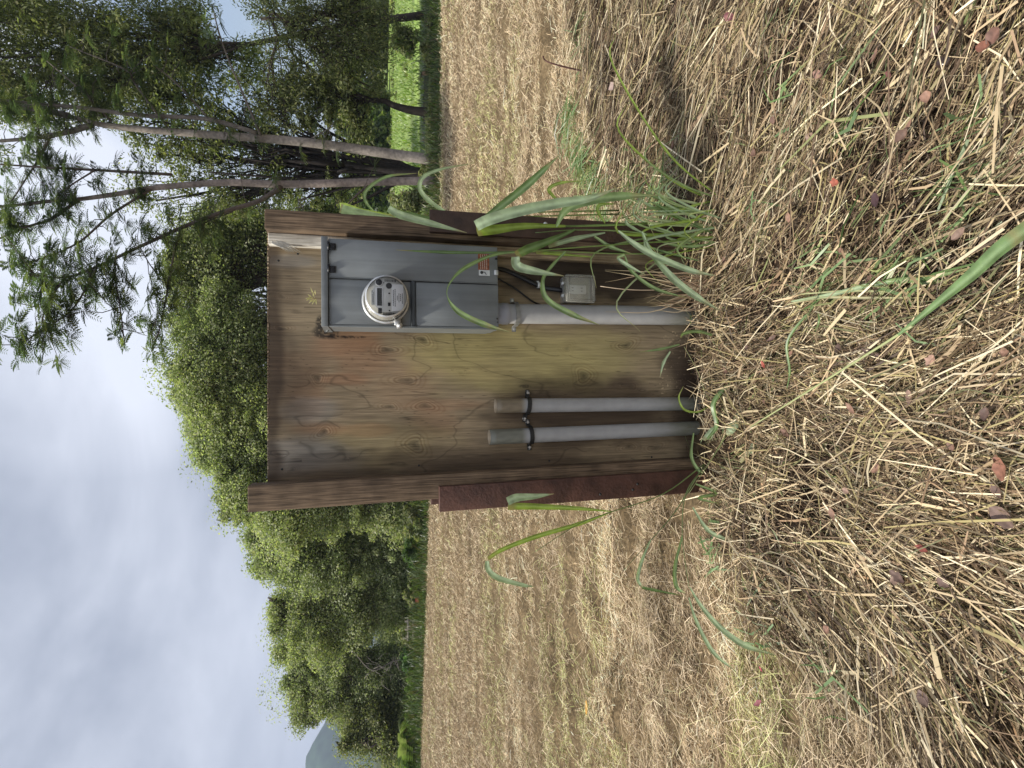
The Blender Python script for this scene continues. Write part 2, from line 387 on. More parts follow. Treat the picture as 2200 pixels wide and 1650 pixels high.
# bright meadow beyond the trees on the right (and a glimpse left of the posts)
mx_ = np.linspace(.8, 60, 90); my_ = np.concatenate([np.linspace(16.8, 24, 30), np.linspace(25, 62, 30)])
X, Y = np.meshgrid(mx_, my_); Xm, Ym = X.ravel(), Y.ravel()
Zm = hgt(Xm, Ym) * .0 + .12 + .010 * np.maximum(Ym - 30, 0) + .1 * (fbm(Xm * .3, Ym * .3, 51, 3) - .5)
nm = fbm(Xm * .25, Ym * 1.1, 61, 4)[:, None]
cm = np.array([.19, .26, .065]) * (.45 + 1.1 * nm) * (1 - .55 * sstep(19.5, 17.2, Ym))[:, None]; cm = cm * (1 - .35 * (np.abs(Ym - 22.3) < .6)[:, None])  # shade along the near strip painted into the grass colour; one darker band
ii = np.arange(60 * 90).reshape(60, 90)
fm = np.stack([ii[:-1, :-1], ii[:-1, 1:], ii[1:, 1:], ii[1:, :-1]], -1).reshape(-1, 4)
M_meadow = attr_mat('meadow_grass', .7, .2, nscale=2.2, namt=.28, bump=.4)
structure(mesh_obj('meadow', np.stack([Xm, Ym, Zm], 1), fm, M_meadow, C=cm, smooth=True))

# mountain on the far left
ridge = [(640, 2300), (655, 1650), (662, 1610), (676, 1585), (705, 1560), (760, 1500), (830, 1420), (880, 1300), (905, 1150)]
rw = [at(a, b, 900.) for a, b in ridge]
mv = []; mr = 26; mc = 80
px_ = np.array([q[0] for q in rw]); pz_ = np.array([q[2] for q in rw]); o_ = np.argsort(px_)
xs = np.linspace(px_.min(), px_.max(), mc); zr = np.interp(xs, px_[o_], pz_[o_])
for j in range(mr):
    t = j / (mr - 1); yy = 900 - 260 * (1 - t); prof = t ** .8
    n_ = fbm(xs * .012 + 3, np.full(mc, yy * .012), 71, 5)
    zz = zr * prof * (1 + (n_ - .5) * .9 * (1 - t) * t * 3) + (fbm(xs * .06, np.full(mc, yy * .06), 73, 3) - .5) * 10
    mv.append(np.stack([xs, np.full(mc, yy) + (n_ - .5) * 60, np.maximum(zz, -2)], 1))
for j in range(1, 8):
    t = 1 - j / 7; mv.append(np.stack([xs, np.full(mc, 900 + j * 40.), np.maximum(zr * t, -2)], 1))
mv = np.concatenate(mv); rows_ = len(mv) // mc; ii = np.arange(rows_ * mc).reshape(rows_, mc)
fm = np.stack([ii[:-1, :-1], ii[:-1, 1:], ii[1:, 1:], ii[1:, :-1]], -1).reshape(-1, 4)
nv = fbm(mv[:, 0] * .03, mv[:, 2] * .05, 77, 4)[:, None]
M_mount = attr_mat('forested_slope', .95, .05, nscale=.08, namt=.4, bump=.4)
structure(mesh_obj('mountain', mv, fm, M_mount, C=np.array([.035, .06, .03]) * (.6 + .8 * nv), smooth=True))

# ------------------------------------------------------------------ straw and hay: what nobody could count
def pal(n, cols, wts, jit=.18):
    cols = np.array(cols); k = rng.choice(len(cols), n, p=np.array(wts) / sum(wts))
    return cols[k] * (1 + jit * rng.standard_normal((n, 1))).clip(.4, 1.7)
def straws(P, Lg, Wd, th, tilt, col, bend=.12, roll=1.0):
    """ribbons of three stations; P on the ground, th heading, tilt climb"""
    n = len(P)
    d = np.stack([np.cos(th) * np.cos(tilt), np.sin(th) * np.cos(tilt), np.sin(tilt)], 1)
    side = np.stack([-np.sin(th), np.cos(th), np.zeros(n)], 1)
    upv = np.cross(d, side)
    a = rng.normal(0, roll, n)[:, None]
    wv = (side * np.cos(a) + upv * np.sin(a)) * Wd[:, None] * .5
    bv = side * (rng.normal(0, bend, n) * Lg)[:, None] + np.array([0, 0, 1.]) * (np.abs(rng.normal(0, bend * .5, n)) * Lg)[:, None]
    p0 = P - d * Lg[:, None] * .5; p2 = P + d * Lg[:, None] * .5; p1 = P + bv
    V = np.stack([p0 - wv, p0 + wv, p1 - wv, p1 + wv, p2 - wv * .6, p2 + wv * .6], 1).reshape(-1, 3)
    b = np.arange(n)[:, None] * 6
    Fc = np.concatenate([b + np.array([0, 1, 3, 2]), b + np.array([2, 3, 5, 4])], 0)
    return V, Fc, np.repeat(col, 6, axis=0)
def join(parts):
    V = []; Fc = []; C = []; k = 0
    for v, f, c in parts: V.append(v); Fc.append(f + k); C.append(c); k += len(v)
    return np.concatenate(V), np.concatenate(Fc), np.concatenate(C)
def scatter(n, y0, y1, power, wide=.80, test=None):
    out_x = []; out_y = []; got = 0
    while got < n:
        m = n * 2; u = rng.random(m)
        if abs(power) < 1e-6: yy = y0 + (y1 - y0) * u
        else: yy = (y0 ** power + (y1 ** power - y0 ** power) * u) ** (1 / power)
        xx = (rng.random(m) * 2 - 1) * (wide * yy + .25)
        ok = np.ones(m, bool) if test is None else test(xx, yy)
        out_x.append(xx[ok]); out_y.append(yy[ok]); got += ok.sum()
    return np.concatenate(out_x)[:n], np.concatenate(out_y)[:n]
TAN = [(.305, .222, .124), (.44, .34, .203), (.21, .14, .082), (.137, .088, .052), (.32, .265, .12), (.083, .055, .034), (.15, .15, .07), (.65, .55, .37)]
def flow(x, y):                                     # raked direction of the hay: sweeps down to the left and the right
    return 2.6 * (fbm(x * .9 + 7, y * .9, 81, 3) - .5) + np.where(x > 0, .75, -.75) * np.minimum(np.abs(x) * 1.2, 1) + math.pi / 2

parts = []
in_pile = lambda x, y: pile_sd(x, y) > -.16 + .2 * (vnoise(x * 6, y * 6, 91) - .5)
def off_board(x, y): return ~((np.abs(x - .0) < .72) & (y > 2.52) & (y < 2.78))
def pile_layer(n, lmu, lsd, wmu, lift, cols, wts, al, tl=.22, y1=4.6, bend=.05):
    x, y = scatter(n, .95, y1, .35, .82, lambda a, b: in_pile(a, b) & off_board(a, b))
    Lg = np.clip(lmu * np.exp(rng.normal(0, lsd, n)), .012, .6); Wd = wmu * np.exp(rng.normal(0, .35, n))
    th = np.where(rng.random(n) < al, flow(x, y) + rng.normal(0, .35, n), rng.random(n) * 6.283)
    z = hgt(x, y) + lift * rng.random(n) ** 1.3 + .002
    clump = (.55 + .8 * fbm(x * 4, y * 4, 95, 3))[:, None]
    tilt = rng.normal(0, tl, n)
    hole_ = (fbm(x * 3.3 + 9, y * 3.3, 96, 3) < .40) | (np.hypot((x + .90) / .24, (y - 1.16) / .14) + .5 * vnoise(x * 9, y * 9, 90) < 1.2)
    z = np.maximum(z, hgt(x, y) + np.abs(np.sin(tilt)) * Lg * .42)
    c = pal(n, cols, wts) * clump; kp = ~hole_ | (rng.random(n) < .20)
    parts.append(straws(np.stack([x, y, z], 1)[kp], Lg[kp], Wd[kp], th[kp], tilt[kp], c[kp].clip(.01, .85), bend))
DK = [(.08, .05, .032), (.15, .10, .06), (.22, .15, .09), (.13, .12, .055), (.30, .22, .13), (.055, .035, .024)]
pile_layer(60000, .06, .5, .0032, .03, DK, [3, 3, 3, .7, 2, 3], .35, .25)
pile_layer(75000, .036, .5, .0022, .05, TAN, [3, 2, 4, 4, 1.2, 4, .8, 1], .4, .3)
pile_layer(40000, .11, .6, .0029, .085, TAN, [4, 4, 3, 3, 2.2, 3, 1.2, 2], .6, .15)
pile_layer(4200, .24, .45, .0044, .09, TAN, [3, 5, 1, 1, 3, .5, .8, 6], .6, .10)
pile_layer(2600, .12, .4, .0062, .09, [(.50, .40, .24), (.40, .29, .17), (.30, .20, .12), (.62, .52, .33)], [3, 3, 2, 1.5], .5, .2)
pile_layer(2600, .055, .4, .0062, .06, [(.62, .52, .30), (.55, .46, .24), (.25, .30, .12), (.40, .25, .13)], [3, 3, 2, 2], .4, .15)
n = 52000; x = rng.uniform(-3.2, 6.2, n); y = rng.uniform(-.6, 4.5, n); ok = (np.abs(x) > .80 * np.maximum(y, .9) + .15) & in_pile(x, y); x, y = x[ok], y[ok]; n = len(x)
Lg = np.clip(.10 * np.exp(rng.normal(0, .55, n)), .02, .5); tl_ = rng.normal(0, .2, n)
parts.append(straws(np.stack([x, y, hgt(x, y) + .06 * rng.random(n) + np.abs(np.sin(tl_)) * Lg * .4], 1), Lg, .0042 * np.exp(rng.normal(0, .35, n)), flow(x, y) + rng.normal(0, .9, n), tl_, pal(n, TAN + DK[:3], [4, 4, 3, 3, 2, 2, 1, 2, 3, 3, 3]), .05))
V, Fc, C = join(parts)
stuff(mesh_obj('hay', V, Fc, M_straw, C=C), 'cut and raked hay heaped in front of the board')

parts = []
in_field = lambda x, y: (pile_sd(x, y) < .06) & (y < edge_y(x) + .12 * (vnoise(x * 3, y * 0, 93) - .2)) & off_board(x, y)
PALE = [(.71, .55, .35), (.82, .66, .45), (.58, .435, .26), (.34, .24, .14), (.54, .48, .26), (.16, .108, .065)]
def field_layer(n, y0, y1, pw, lmu, wmu, lift, tilt_up, wts, al=.35):
    x, y = scatter(n, y0, y1, pw, .80, in_field)
    sc_ = np.clip(y / 8, .6, 1.6)
    Lg = lmu * np.exp(rng.normal(0, .45, n)) * sc_ ** .4; Wd = wmu * np.exp(rng.normal(0, .3, n)) * sc_
    th = np.where(rng.random(n) < al, rng.normal(0, .35, n), rng.random(n) * 6.283)
    tilt = rng.normal(0, .25, n) + tilt_up * rng.random(n)
    z = hgt(x, y) + lift * rng.random(n) + np.abs(np.sin(tilt)) * Lg * .4
    gap = fbm(x * 2.2, y * 5, 97, 3); clump = ((.62 + .72 * fbm(x * .9, y * 3.0, 98, 4)) * (.84 + .32 * vnoise(x * .15, y * 3.4 + .4 * x, 89)))[:, None]
    keep = (gap > np.where(y < 6, .43, .36)) | (rng.random(n) < .22)
    c = pal(n, PALE, wts) * clump
    grn = (fbm(x * .35, y * 1.4, 99, 3) > .60) & (rng.random(n) < .4); c[grn] = c[grn] * np.array([.75, .95, .6])
    v = np.stack([x, y, z], 1)[keep]
    parts.append(straws(v, Lg[keep], Wd[keep], th[keep], tilt[keep], c[keep].clip(.01, .85), .12))
field_layer(150000, 1.4, 21.5, -.6, .048, .0028, .03, .7, [3, 2, 4, 3, 2, 2])
field_layer(170000, 2.5, 21.5, .1, .055, .0036, .04, .8, [4, 4, 3, 2, 2, 1])
field_layer(20000, 1.4, 7, -.4, .14, .0030, .04, .12, [4, 5, 3, 1, 2, 1], .6)
V, Fc, C = join(parts)
stuff(mesh_obj('stubble', V, Fc, M_straw, C=C), 'pale straw stubble of the mown field')

# ------------------------------------------------------------------ loose green grass (verge, cut grass among the hay, meadow tufts)
def blades(P, Lg, Wd, th, lean, col, droop=.5):
    n = len(P); hd = np.stack([np.cos(th), np.sin(th), np.zeros(n)], 1); sd_ = np.stack([-np.sin(th), np.cos(th), np.zeros(n)], 1)
    ph = rng.normal(0, .7, n)[:, None]; sv = sd_ * np.cos(ph) + hd * np.sin(ph)
    st = []
    for t, w in ((0, .8), (.4, 1.), (.75, .7), (1., .06)):
        hor = lean * Lg * t + droop * Lg * t * t * .5; ver = Lg * t * (1 - droop * t * .45)
        c = P + hd * hor[:, None] + np.array([0, 0, 1.]) * ver[:, None]
        st += [c - sv * (Wd * w * .5)[:, None], c + sv * (Wd * w * .5)[:, None]]
    V = np.stack(st, 1).reshape(-1, 3); b = np.arange(n)[:, None] * 8
    Fc = np.concatenate([b + np.array([2 * k, 2 * k + 1, 2 * k + 3, 2 * k + 2]) for k in range(3)], 0)
    return V, Fc, np.repeat(col, 8, axis=0)
parts = []
n = 15000
x = rng.uniform(-16, 13, n); dy = rng.exponential(.75, n) * 1.0; y = edge_y(x) - .05 + dy
tall = np.where(x > 0, .17, .30) * (.5 + 1.0 * fbm(x * .8, x * 0, 101, 3)) * (.5 + sstep(0, .8, dy))
cg = pal(n, [(.06, .10, .025), (.10, .15, .035), (.04, .06, .02), (.15, .17, .06), (.14, .10, .05)], [3, 3, 3, 2, 1.2])
parts.append(blades(np.stack([x, y, hgt(x, y)], 1), tall * rng.uniform(.5, 1.5, n), .014 * rng.uniform(.6, 1.6, n), rng.random(n) * 6.283, rng.uniform(0, .5, n), cg))
V, Fc, C = join(parts)
stuff(mesh_obj('verge_grass', V, Fc, M_grass, C=C), 'rough green grass along the far edge of the field')
n = 9000
x = rng.uniform(1, 24, n); y = rng.uniform(17, 42, n)
parts = [blades(np.stack([x, y, .10 + .010 * np.maximum(y - 30, 0)], 1), rng.uniform(.08, .35, n), rng.uniform(.02, .06, n), rng.random(n) * 6.283, rng.uniform(0, .5, n),
         pal(n, [(.20, .29, .06), (.14, .21, .05), (.28, .33, .09)], [3, 2, 2]))]
V, Fc, C = join(parts)
stuff(mesh_obj('meadow_grass', V, Fc, M_grass, C=C), 'bright green grass of the meadow beyond the trees')
# cut green blades lying in the hay: a heap right of the board along the ridge, and scattered ones
parts = []
def lying(cx, cy, sx, sy, n, th0, lg, wd=.006):
    x = rng.normal(cx, sx, n); y = rng.normal(cy, sy, n)
    Lg = lg * np.exp(rng.normal(0, .4, n)); z = hgt(x, y) + .03 + .06 * rng.random(n)
    parts.append(straws(np.stack([x, y, z], 1), Lg, wd * np.exp(rng.normal(0, .3, n)), rng.normal(th0, .5, n), rng.normal(.0, .2, n),
                 pal(n, [(.18, .27, .12), (.24, .32, .15), (.13, .20, .07), (.34, .36, .16)], [3, 2, 2, 2]), .15))
for (a, b, k) in [(1235, 285, 60), (1260, 330, 90), (1270, 370, 90), (1300, 395, 80), (1250, 250, 40), (1290, 90, 30), (1330, 440, 80), (1400, 430, 80), (1470, 420, 70)]:
    q = gnd(a, b); lying(q[0], q[1], .10, .07, k, 1.9, .17)
for (a, b, k) in [(1800, 620, 26), (1930, 600, 26), (2050, 590, 18), (2150, 340, 14), (1680, 420, 10), (1890, 240, 10), (1560, 1180, 14), (1660, 1350, 16), (1800, 1450, 16), (1750, 200, 10), (2100, 420, 12)]:
    q = gnd(a, b); lying(q[0], q[1], .10, .04, k, 2.0, .14, .007)
x, y = scatter(260, 1.0, 4.4, .4, .8, in_pile); 
parts.append(straws(np.stack([x, y, hgt(x, y) + .05], 1), .07 * np.exp(rng.normal(0, .4, 260)), .004 * np.exp(rng.normal(0, .3, 260)), rng.random(260) * 6.3, rng.normal(0, .2, 260), pal(260, [(.16, .22, .09), (.22, .28, .12), (.12, .16, .06)], [1, 1, 1]), .15))
V, Fc, C = join(parts)
stuff(mesh_obj('cut_grass', V, Fc, M_grass, C=C), 'green cut grass lying in the hay')
# straw and blades bundled over the ridge right of the board
# ------------------------------------------------------------------ board frame of reference
def rotm(yaw, lean, roll):
    return (Matrix.Rotation(yaw, 3, 'Z') @ Matrix.Rotation(lean, 3, 'X') @ Matrix.Rotation(roll, 3, 'Y'))
BR = rotm(rad(1.76), rad(.84), rad(-.35)); BO = Vector((.226, 2.631, 1.819))
BRn = np.array(BR); BOn = np.array(BO)
def bmat(p): return Matrix.Translation(BO + BR @ Vector(p)) @ BR.to_4x4()
def bl(x, y, c):                                    # photo pixel -> board-local (x, y, z) on the plane c metres before the plywood
    d = BRn.T @ ray(x, y); e = BRn.T @ (CAM - BOn); t = (-c - e[1]) / d[1]; return e + d * t
def bthing(name, label, cat, p, group=None): return thing(name, label, cat, mat=bmat(p), group=group)

# ---- the board: plywood sheet, two posts, batten, support boards
PB = (-.1, 0, -1.819)
board = bthing('meter_board', 'weathered plywood sheet on two wooden posts standing at the field edge', 'meter board', PB)
ax = np.arange(-.66, .47, .0026); bz = np.arange(-1.90, .236, .0026)
A, B = np.meshgrid(ax, bz); a_, b_ = A.ravel(), B.ravel()
top = .222 + .012 * (-a_) * .6 + .003 * (vnoise(a_ * 30, a_ * 0, 5) - .5)
bzz = np.where(B == B.max(), top.reshape(B.shape), B).ravel()
# knots given as photo pixels (x, y, size, dark)
kn = [(831, 751, 1.0, 1), (875, 817, 1.15, .8), (913, 872, 1.0, .9), (838, 873, .8, .8), (890, 955, 1.3, .9), (697, 928, .8, 1), (683, 812, .8, .9), (908, 729, 1.0, .9), (1255, 807, 1.2, .9),
      (1345, 742, 1.0, 1), (1218, 748, .7, .5), (1352, 960, .8, .8), (1408, 962, 1., .6), (605, 706, .6, .9), (607, 638, .6, .5), (628, 1010, .5, .6), (1353, 830, .9, .5), (990, 800, .6, .3), (600, 975, .5, .5), (1330, 590, .9, .8), (760, 985, .6, .3)]
H = 2.0 * fbm(a_ * 2.6, b_ * .8, 201, 3) + .30 * fbm(a_ * 13, b_ * 4, 203, 3)
kd = np.zeros_like(a_); kr = np.zeros_like(a_)
for (kx, ky, ks, kk) in kn:
    q = bl(kx, ky, 0); da = (a_ - q[0]); db = (b_ - q[2]) * .62
    ang = np.arctan2(db, da); R_ = np.hypot(da, db) * (1 + .22 * np.sin(2 * ang + kx) + .14 * np.sin(3 * ang + ky)) / (.020 * ks)
    H += .10 * np.exp(-(R_ / 2.6) ** 2); kd += kk * (np.exp(-(R_ * 2.3) ** 2.0) + .35 * np.exp(-((R_ - .55) / .14) ** 2)); kr += kk * (.9 * np.exp(-((R_ - 1.0) / .10) ** 2) + .5 * np.exp(-((R_ - 1.45) / .10) ** 2) + .35 * np.exp(-((R_ - 2.0) / .14) ** 2) - .35 * np.exp(-((R_ - 1.22) / .12) ** 2))
lines = .5 + .5 * np.sin(H * 26 + 5 * fbm(a_ * 8, b_ * 3, 205, 3)); cont = np.exp(-((((H * 2.3) % 1) - .5) / .016) ** 2)
fib = vnoise(a_ * 420, b_ * 16, 207); fib2 = vnoise(a_ * 160, b_ * 5, 208); fib3 = fbm(a_ * 60, b_ * 2.2, 209, 3)
blot = fbm(a_ * 5, b_ * 2.2, 213, 4); base = np.array([.325, .245, .145])[None] * (.14 + .05 * lines + .34 * fib + .42 * fib2 + .22 * fib3 + .70 * blot)[:, None]
def stain_or_shade(x, y, rx, ry, s=0):
    q = bl(x, y, 0); sx = .00215
    d = np.hypot((a_ - q[0]) / (ry * sx), (b_ - q[2]) / (rx * sx)) + .9 * (fbm(a_ * 9, b_ * 5, 300 + s, 4) - .5)
    return sstep(1.15, .45, d)[:, None]
def mixc(c, col, w): return c * (1 - w) + np.array(col)[None] * (.62 + .55 * fib2 * .6 + .10 * lines + .30 * blot)[:, None] * w
for i, (x, y, rx, ry, w) in enumerate([(735, 735, 75, 34, .75), (800, 705, 80, 18, .6), (735, 815, 50, 14, .7), (690, 920, 60, 16, .55), (790, 925, 70, 14, .75), (960, 870, 90, 14, .4), (850, 840, 90, 50, .25), (1050, 800, 70, 20, .35), (880, 780, 200, 30, .25), (640, 780, 60, 30, .3), (660, 860, 50, 60, .5), (930, 900, 60, 40, .4), (770, 770, 60, 60, .45)]):
    base = mixc(base, (.40, .205, .105), w * .75 * stain_or_shade(x, y, rx, ry, i))
for i, (x, y, rx, ry, w) in enumerate([(1120, 780, 260, 90, .85), (1280, 770, 170, 80, .75), (1000, 740, 160, 50, .6), (820, 960, 170, 60, .35)]):
    base = mixc(base, (.43, .355, .145), w * .9 * stain_or_shade(x, y, rx, ry, 20 + i))
for i, (x, y, rx, ry, w) in enumerate([(600, 970, 120, 45, .6), (660, 880, 60, 30, .45), (620, 560, 60, 16, .5), (700, 985, 80, 40, .4)]):
    base = mixc(base, (.30, .285, .25), w * stain_or_shade(x, y, rx, ry, 30 + i))
for i, (x, y, rx, ry, w) in enumerate([(1240, 890, 260, 24, .55), (1280, 900, 260, 110, .75), (1110, 960, 200, 80, .35), (1480, 800, 75, 110, .78), (1500, 900, 90, 200, .8), (600, 800, 45, 130, .35), (583, 800, 24, 330, .75), (700, 1030, 230, 22, .5), (1560, 800, 60, 400, .9), (1090, 1000, 330, 26, .5), (1300, 680, 250, 12, .3), (640, 840, 60, 120, .4), (720, 1000, 160, 40, .55), (620, 620, 40, 60, .4), (960, 990, 200, 40, .5), (900, 920, 90, 30, .3)]):
    base = mixc(base, (.052, .032, .020), w * stain_or_shade(x, y, rx, ry, 40 + i))
base = mixc(base, (.026, .016, .011), .93 * stain_or_shade(1290, 598, 290, 66, 59))  # damp wood under the cabinet, with the shade there painted in too
for i, (x, y, rx, ry, w) in enumerate([(700, 712, 24, 15, .8), (725, 724, 34, 5, .8), (688, 692, 9, 14, .8), (760, 724, 30, 3, .7), (1128, 830, 14, 4, .6)]):
    base = mixc(base, (.014, .012, .011), w * stain_or_shade(x, y, rx, ry, 60 + i) * (.35 + .65 * (vnoise(a_ * 150, b_ * 130, 403 + i) > .42))[:, None])
spk = (vnoise(a_ * 170, b_ * 120, 401) > .86) & (stain_or_shade(1470, 800, 70, 110, 71)[:, 0] > .3)
base[spk] *= 1.9
base *= (1 - .34 * cont * (fbm(a_ * 5, b_ * 3, 402, 3) > .42))[:, None]
base *= (1 - .62 * np.clip(kd, 0, 1) - .40 * np.clip(kr, -.7, 1))[:, None]; base = base * (1 - .5 * np.clip(kr, 0, 1)[:, None]) + base * np.array([1.12, .88, .74]) * .5 * np.clip(kr, 0, 1)[:, None]
crk = np.exp(-((vnoise(a_ * 95 + 2.5 * fbm(a_ * 4, b_ * 2, 410, 2), b_ * 1.1, 411) - .5) / .012) ** 2) * (vnoise(a_ * 22, b_ * 5, 412) > .62)
base *= (1 - .55 * crk)[:, None]
na, nb = len(ax), len(bz); ii = np.arange(na * nb).reshape(nb, na)
fq = np.stack([ii[:-1, :-1], ii[:-1, 1:], ii[1:, 1:], ii[1:, :-1]], -1).reshape(-1, 4)
yb = -.0003 * fib2 + .002 * np.clip(kd, 0, 1)
Vp = np.stack([a_, yb, bzz], 1)
mb = MB()                                            # screw heads that hold the sheet to the posts
SCREWS = [(606, 1008), (900, 1000), (1180, 990), (1400, 982), (598, 560), (640, 545)]
# give the sheet its thickness: back face, and the rim all round
edge = np.concatenate([ii[0, :], ii[1:, -1], ii[-1, -2::-1], ii[-2:0:-1, 0]])
Vr = Vp[edge].copy(); Vr[:, 1] = .016; k0 = len(Vp); m_ = len(edge); j = np.arange(m_); j2 = (j + 1) % m_
fr = np.stack([edge[j], edge[j2], k0 + j2, k0 + j][::-1], 1)
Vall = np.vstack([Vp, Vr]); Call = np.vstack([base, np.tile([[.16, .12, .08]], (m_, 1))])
corner = [k0, k0 + na - 1, k0 + na - 1 + nb - 1, k0 + 2 * (na - 1) + nb - 1]
fq = np.vstack([fq, fr, np.array([corner[::-1]])])
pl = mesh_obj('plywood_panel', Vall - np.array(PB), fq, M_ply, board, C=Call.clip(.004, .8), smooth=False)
pl['label'] = 'stained plywood sheet with knots and dark damp lower edge'

for (x, y) in SCREWS:
    q = bl(x, y, 0); mb = MB(); mb.lathe([(.0003, -.0022), (.0035, -.0024), (.0046, -.0012), (.005, .0005)], (q[0], 0, q[2]), 'y', 12); mb.build('screw', M_dark, board, PB)
def post(a0, a1, y0, y1, z0, z1, shear, mat, name, bev=.004, jag=.0):
    mb = MB(); mb.box(a0, a1, y0, y1, z0, z1, bev)
    mb.V = [(v[0] + shear * (z1 - v[2]), v[1], v[2] + (jag * (vnoise(v[0] * 60, v[1] * 60, 5) - .5) if v[2] > z1 - .02 else 0)) for v in mb.V]
    return mb.build(name, mat, board, PB)
post(-.742, -.636, -.095, -.001, -2.0, .292, .017, M_post, 'post')
post(.408, .490, -.095, .03, -2.0, .228, -.002, M_post, 'post')
o = post(.3585, .407, -.042, -.001, -1.95, .222, -.004, M_batten2, 'batten', .003); o['label'] = 'pale weathered fibrous strip beside the post'
mb = MB()                                            # split fibres of the batten's torn upper corner
for k in range(26):
    a0 = .362 + .012 * rng.random(); z0 = .215 - .06 * rng.random()
    mb.tube([(a0, -.043, z0), (a0 - .012 - .01 * rng.random(), -.046, z0 - .03 - .03 * rng.random()), (a0 - .02 - .02 * rng.random(), -.03, z0 - .07)], [.0012, .001, .0005], 4, col=(.5, .47, .4))
mb.build('wood_fibre', M_straw, board, PB)
for (a0, a1, z1, sh, m, lab) in ((-.781, -.672, -.472, .0155, M_redwood, 'red brown stained support board bolted to the post'), (.427, .5245, -.443, 0., M_brownwood, 'dark brown stained support board bolted to the post')):
    o = post(a0, a1, -.122, -.0965, -2.0, z1, sh, m, 'support_board', .003); o['label'] = lab
    post(a0 + .006 + (.04 if a0 > 0 else 0), a1 - .05, .034, .058, -2.0, z1 + .018, sh, m, 'support_board', .003)
mb = MB()                                            # bolts and cracks' dark plugs on the left support board
for (x, y) in ((1290, 1062), (1360, 1052), (1370, 1040)):
    q = bl(x, y, .124); mb = MB(); mb.lathe([(.0, -.004), (.005, -.004), (.006, 0), (.006, .004)], (q[0], -.124, q[2]), 'y', 10); mb.build('bolt', M_dark, board, PB)
q = bl(1172, 481, .125); mb = MB(); mb.lathe([(0, -.003), (.008, -.003), (.010, 0), (.010, .004)], (q[0], -.124, q[2]), 'y', 12); mb.build('bolt', M_silver, board, PB)

# ---- electrical cabinet
EB = (.178, 0, -.734)
box = bthing('electrical_cabinet', 'gray steel electrical cabinet mounted high on the plywood with a round meter', 'electrical cabinet', EB)
box.scale = (1, 1.28, 1)
def eb(mb, name, mat): return mb.build(name, mat, box, EB)
mb = MB(); mb.box(.004, .352, -.135, -.001, -.730, -.006, .003); eb(mb, 'enclosure', M_gray)
# left side flange, proud of the enclosure, chamfered at both ends
mb = MB()
prof = [(-.700, -.012), (-.700, -.147)]
z_t, z_b = -.022, -.734
mb.add([(0, -.149, z_b), (0, -.012, z_b + .03), (0, -.012, z_t - .006), (0, -.149, z_t), (.0065, -.149, z_b), (.0065, -.012, z_b + .03), (.0065, -.012, z_t - .006), (.0065, -.149, z_t)],
       [(0, 3, 2, 1), (4, 5, 6, 7), (0, 1, 5, 4), (1, 2, 6, 5), (2, 3, 7, 6), (3, 0, 4, 7)])
mb.box(-.0015, .003, -.148, -.136, z_b + .004, z_t - .004, .001)
eb(mb, 'side_flange', M_gray)
# rain hood: top cap with turned-down lip and cheek
mb = MB()
mb.box(-.003, .359, -.158, -.002, -.004, .001, .0015)
mb.box(-.003, .359, -.1605, -.1565, -.0245, .001, .0012)
mb.add([(-.003, -.158, -.024), (-.003, -.158, 0), (-.003, -.006, 0), (-.003, -.006, -.034), (-.0005, -.158, -.024), (-.0005, -.158, 0), (-.0005, -.006, 0), (-.0005, -.006, -.034)],
       [(0, 1, 2, 3), (4, 7, 6, 5), (0, 3, 7, 4), (0, 4, 5, 1), (2, 6, 7, 3)])
for (yy, zz) in ((-.06, -.016), (-.035, -.012)): mb.lathe([(0, -.003), (.004, -.0025), (.0045, 0)], (-.003, yy, zz), 'x', 10)
eb(mb, 'rain_hood', M_gray)
mb = MB(); mb.box(.1975, .3555, -.151, -.1355, -.724, -.0255, .0025); door = eb(mb, 'door', M_gray)
def sub(mb, name, mat, par, off=EB): o = mb.build(name, mat, par, off); return o
mb = MB(); mb.box(.0075, .1915, -.1475, -.1355, -.352, -.0255, .002); eb(mb, 'upper_cover', M_gray)
mb = MB(); mb.box(.0075, .1915, -.1475, -.1355, -.7265, -.3735, .002); eb(mb, 'lower_cover', M_gray)
mb = MB(); mb.box(.1955, .1974, -.153, -.1355, -.7245, -.026, .0006); eb(mb, 'door_seam_lip', M_gray)
mb = MB(); mb.box(.0035, .1935, -.1525, -.1355, -.3712, -.3545, .0015); mb.box(.0035, .0075, -.156, -.14, -.376, -.352, .001); mb.box(.01, .190, -.1555, -.1523, -.3575, -.3545, .001); eb(mb, 'cover_band', M_gray_d)
for (x, y) in ((703, 535), (703, 583)):
    q = bl(x, y, .155); a0 = q[0]
    mb = MB(); mb.box(a0 - .0135, a0 + .0135, -.157, -.1515, -.054, -.0265, .001); mb.tube([(a0 - .016, -.162, -.0275), (a0 + .016, -.162, -.0275)], .0052, 10)
    for da in (-.006, .006): mb.box(a0 + da - .002, a0 + da + .002, -.1585, -.1555, -.042, -.033, .0006)
    sub(mb, 'hinge', M_black, door)
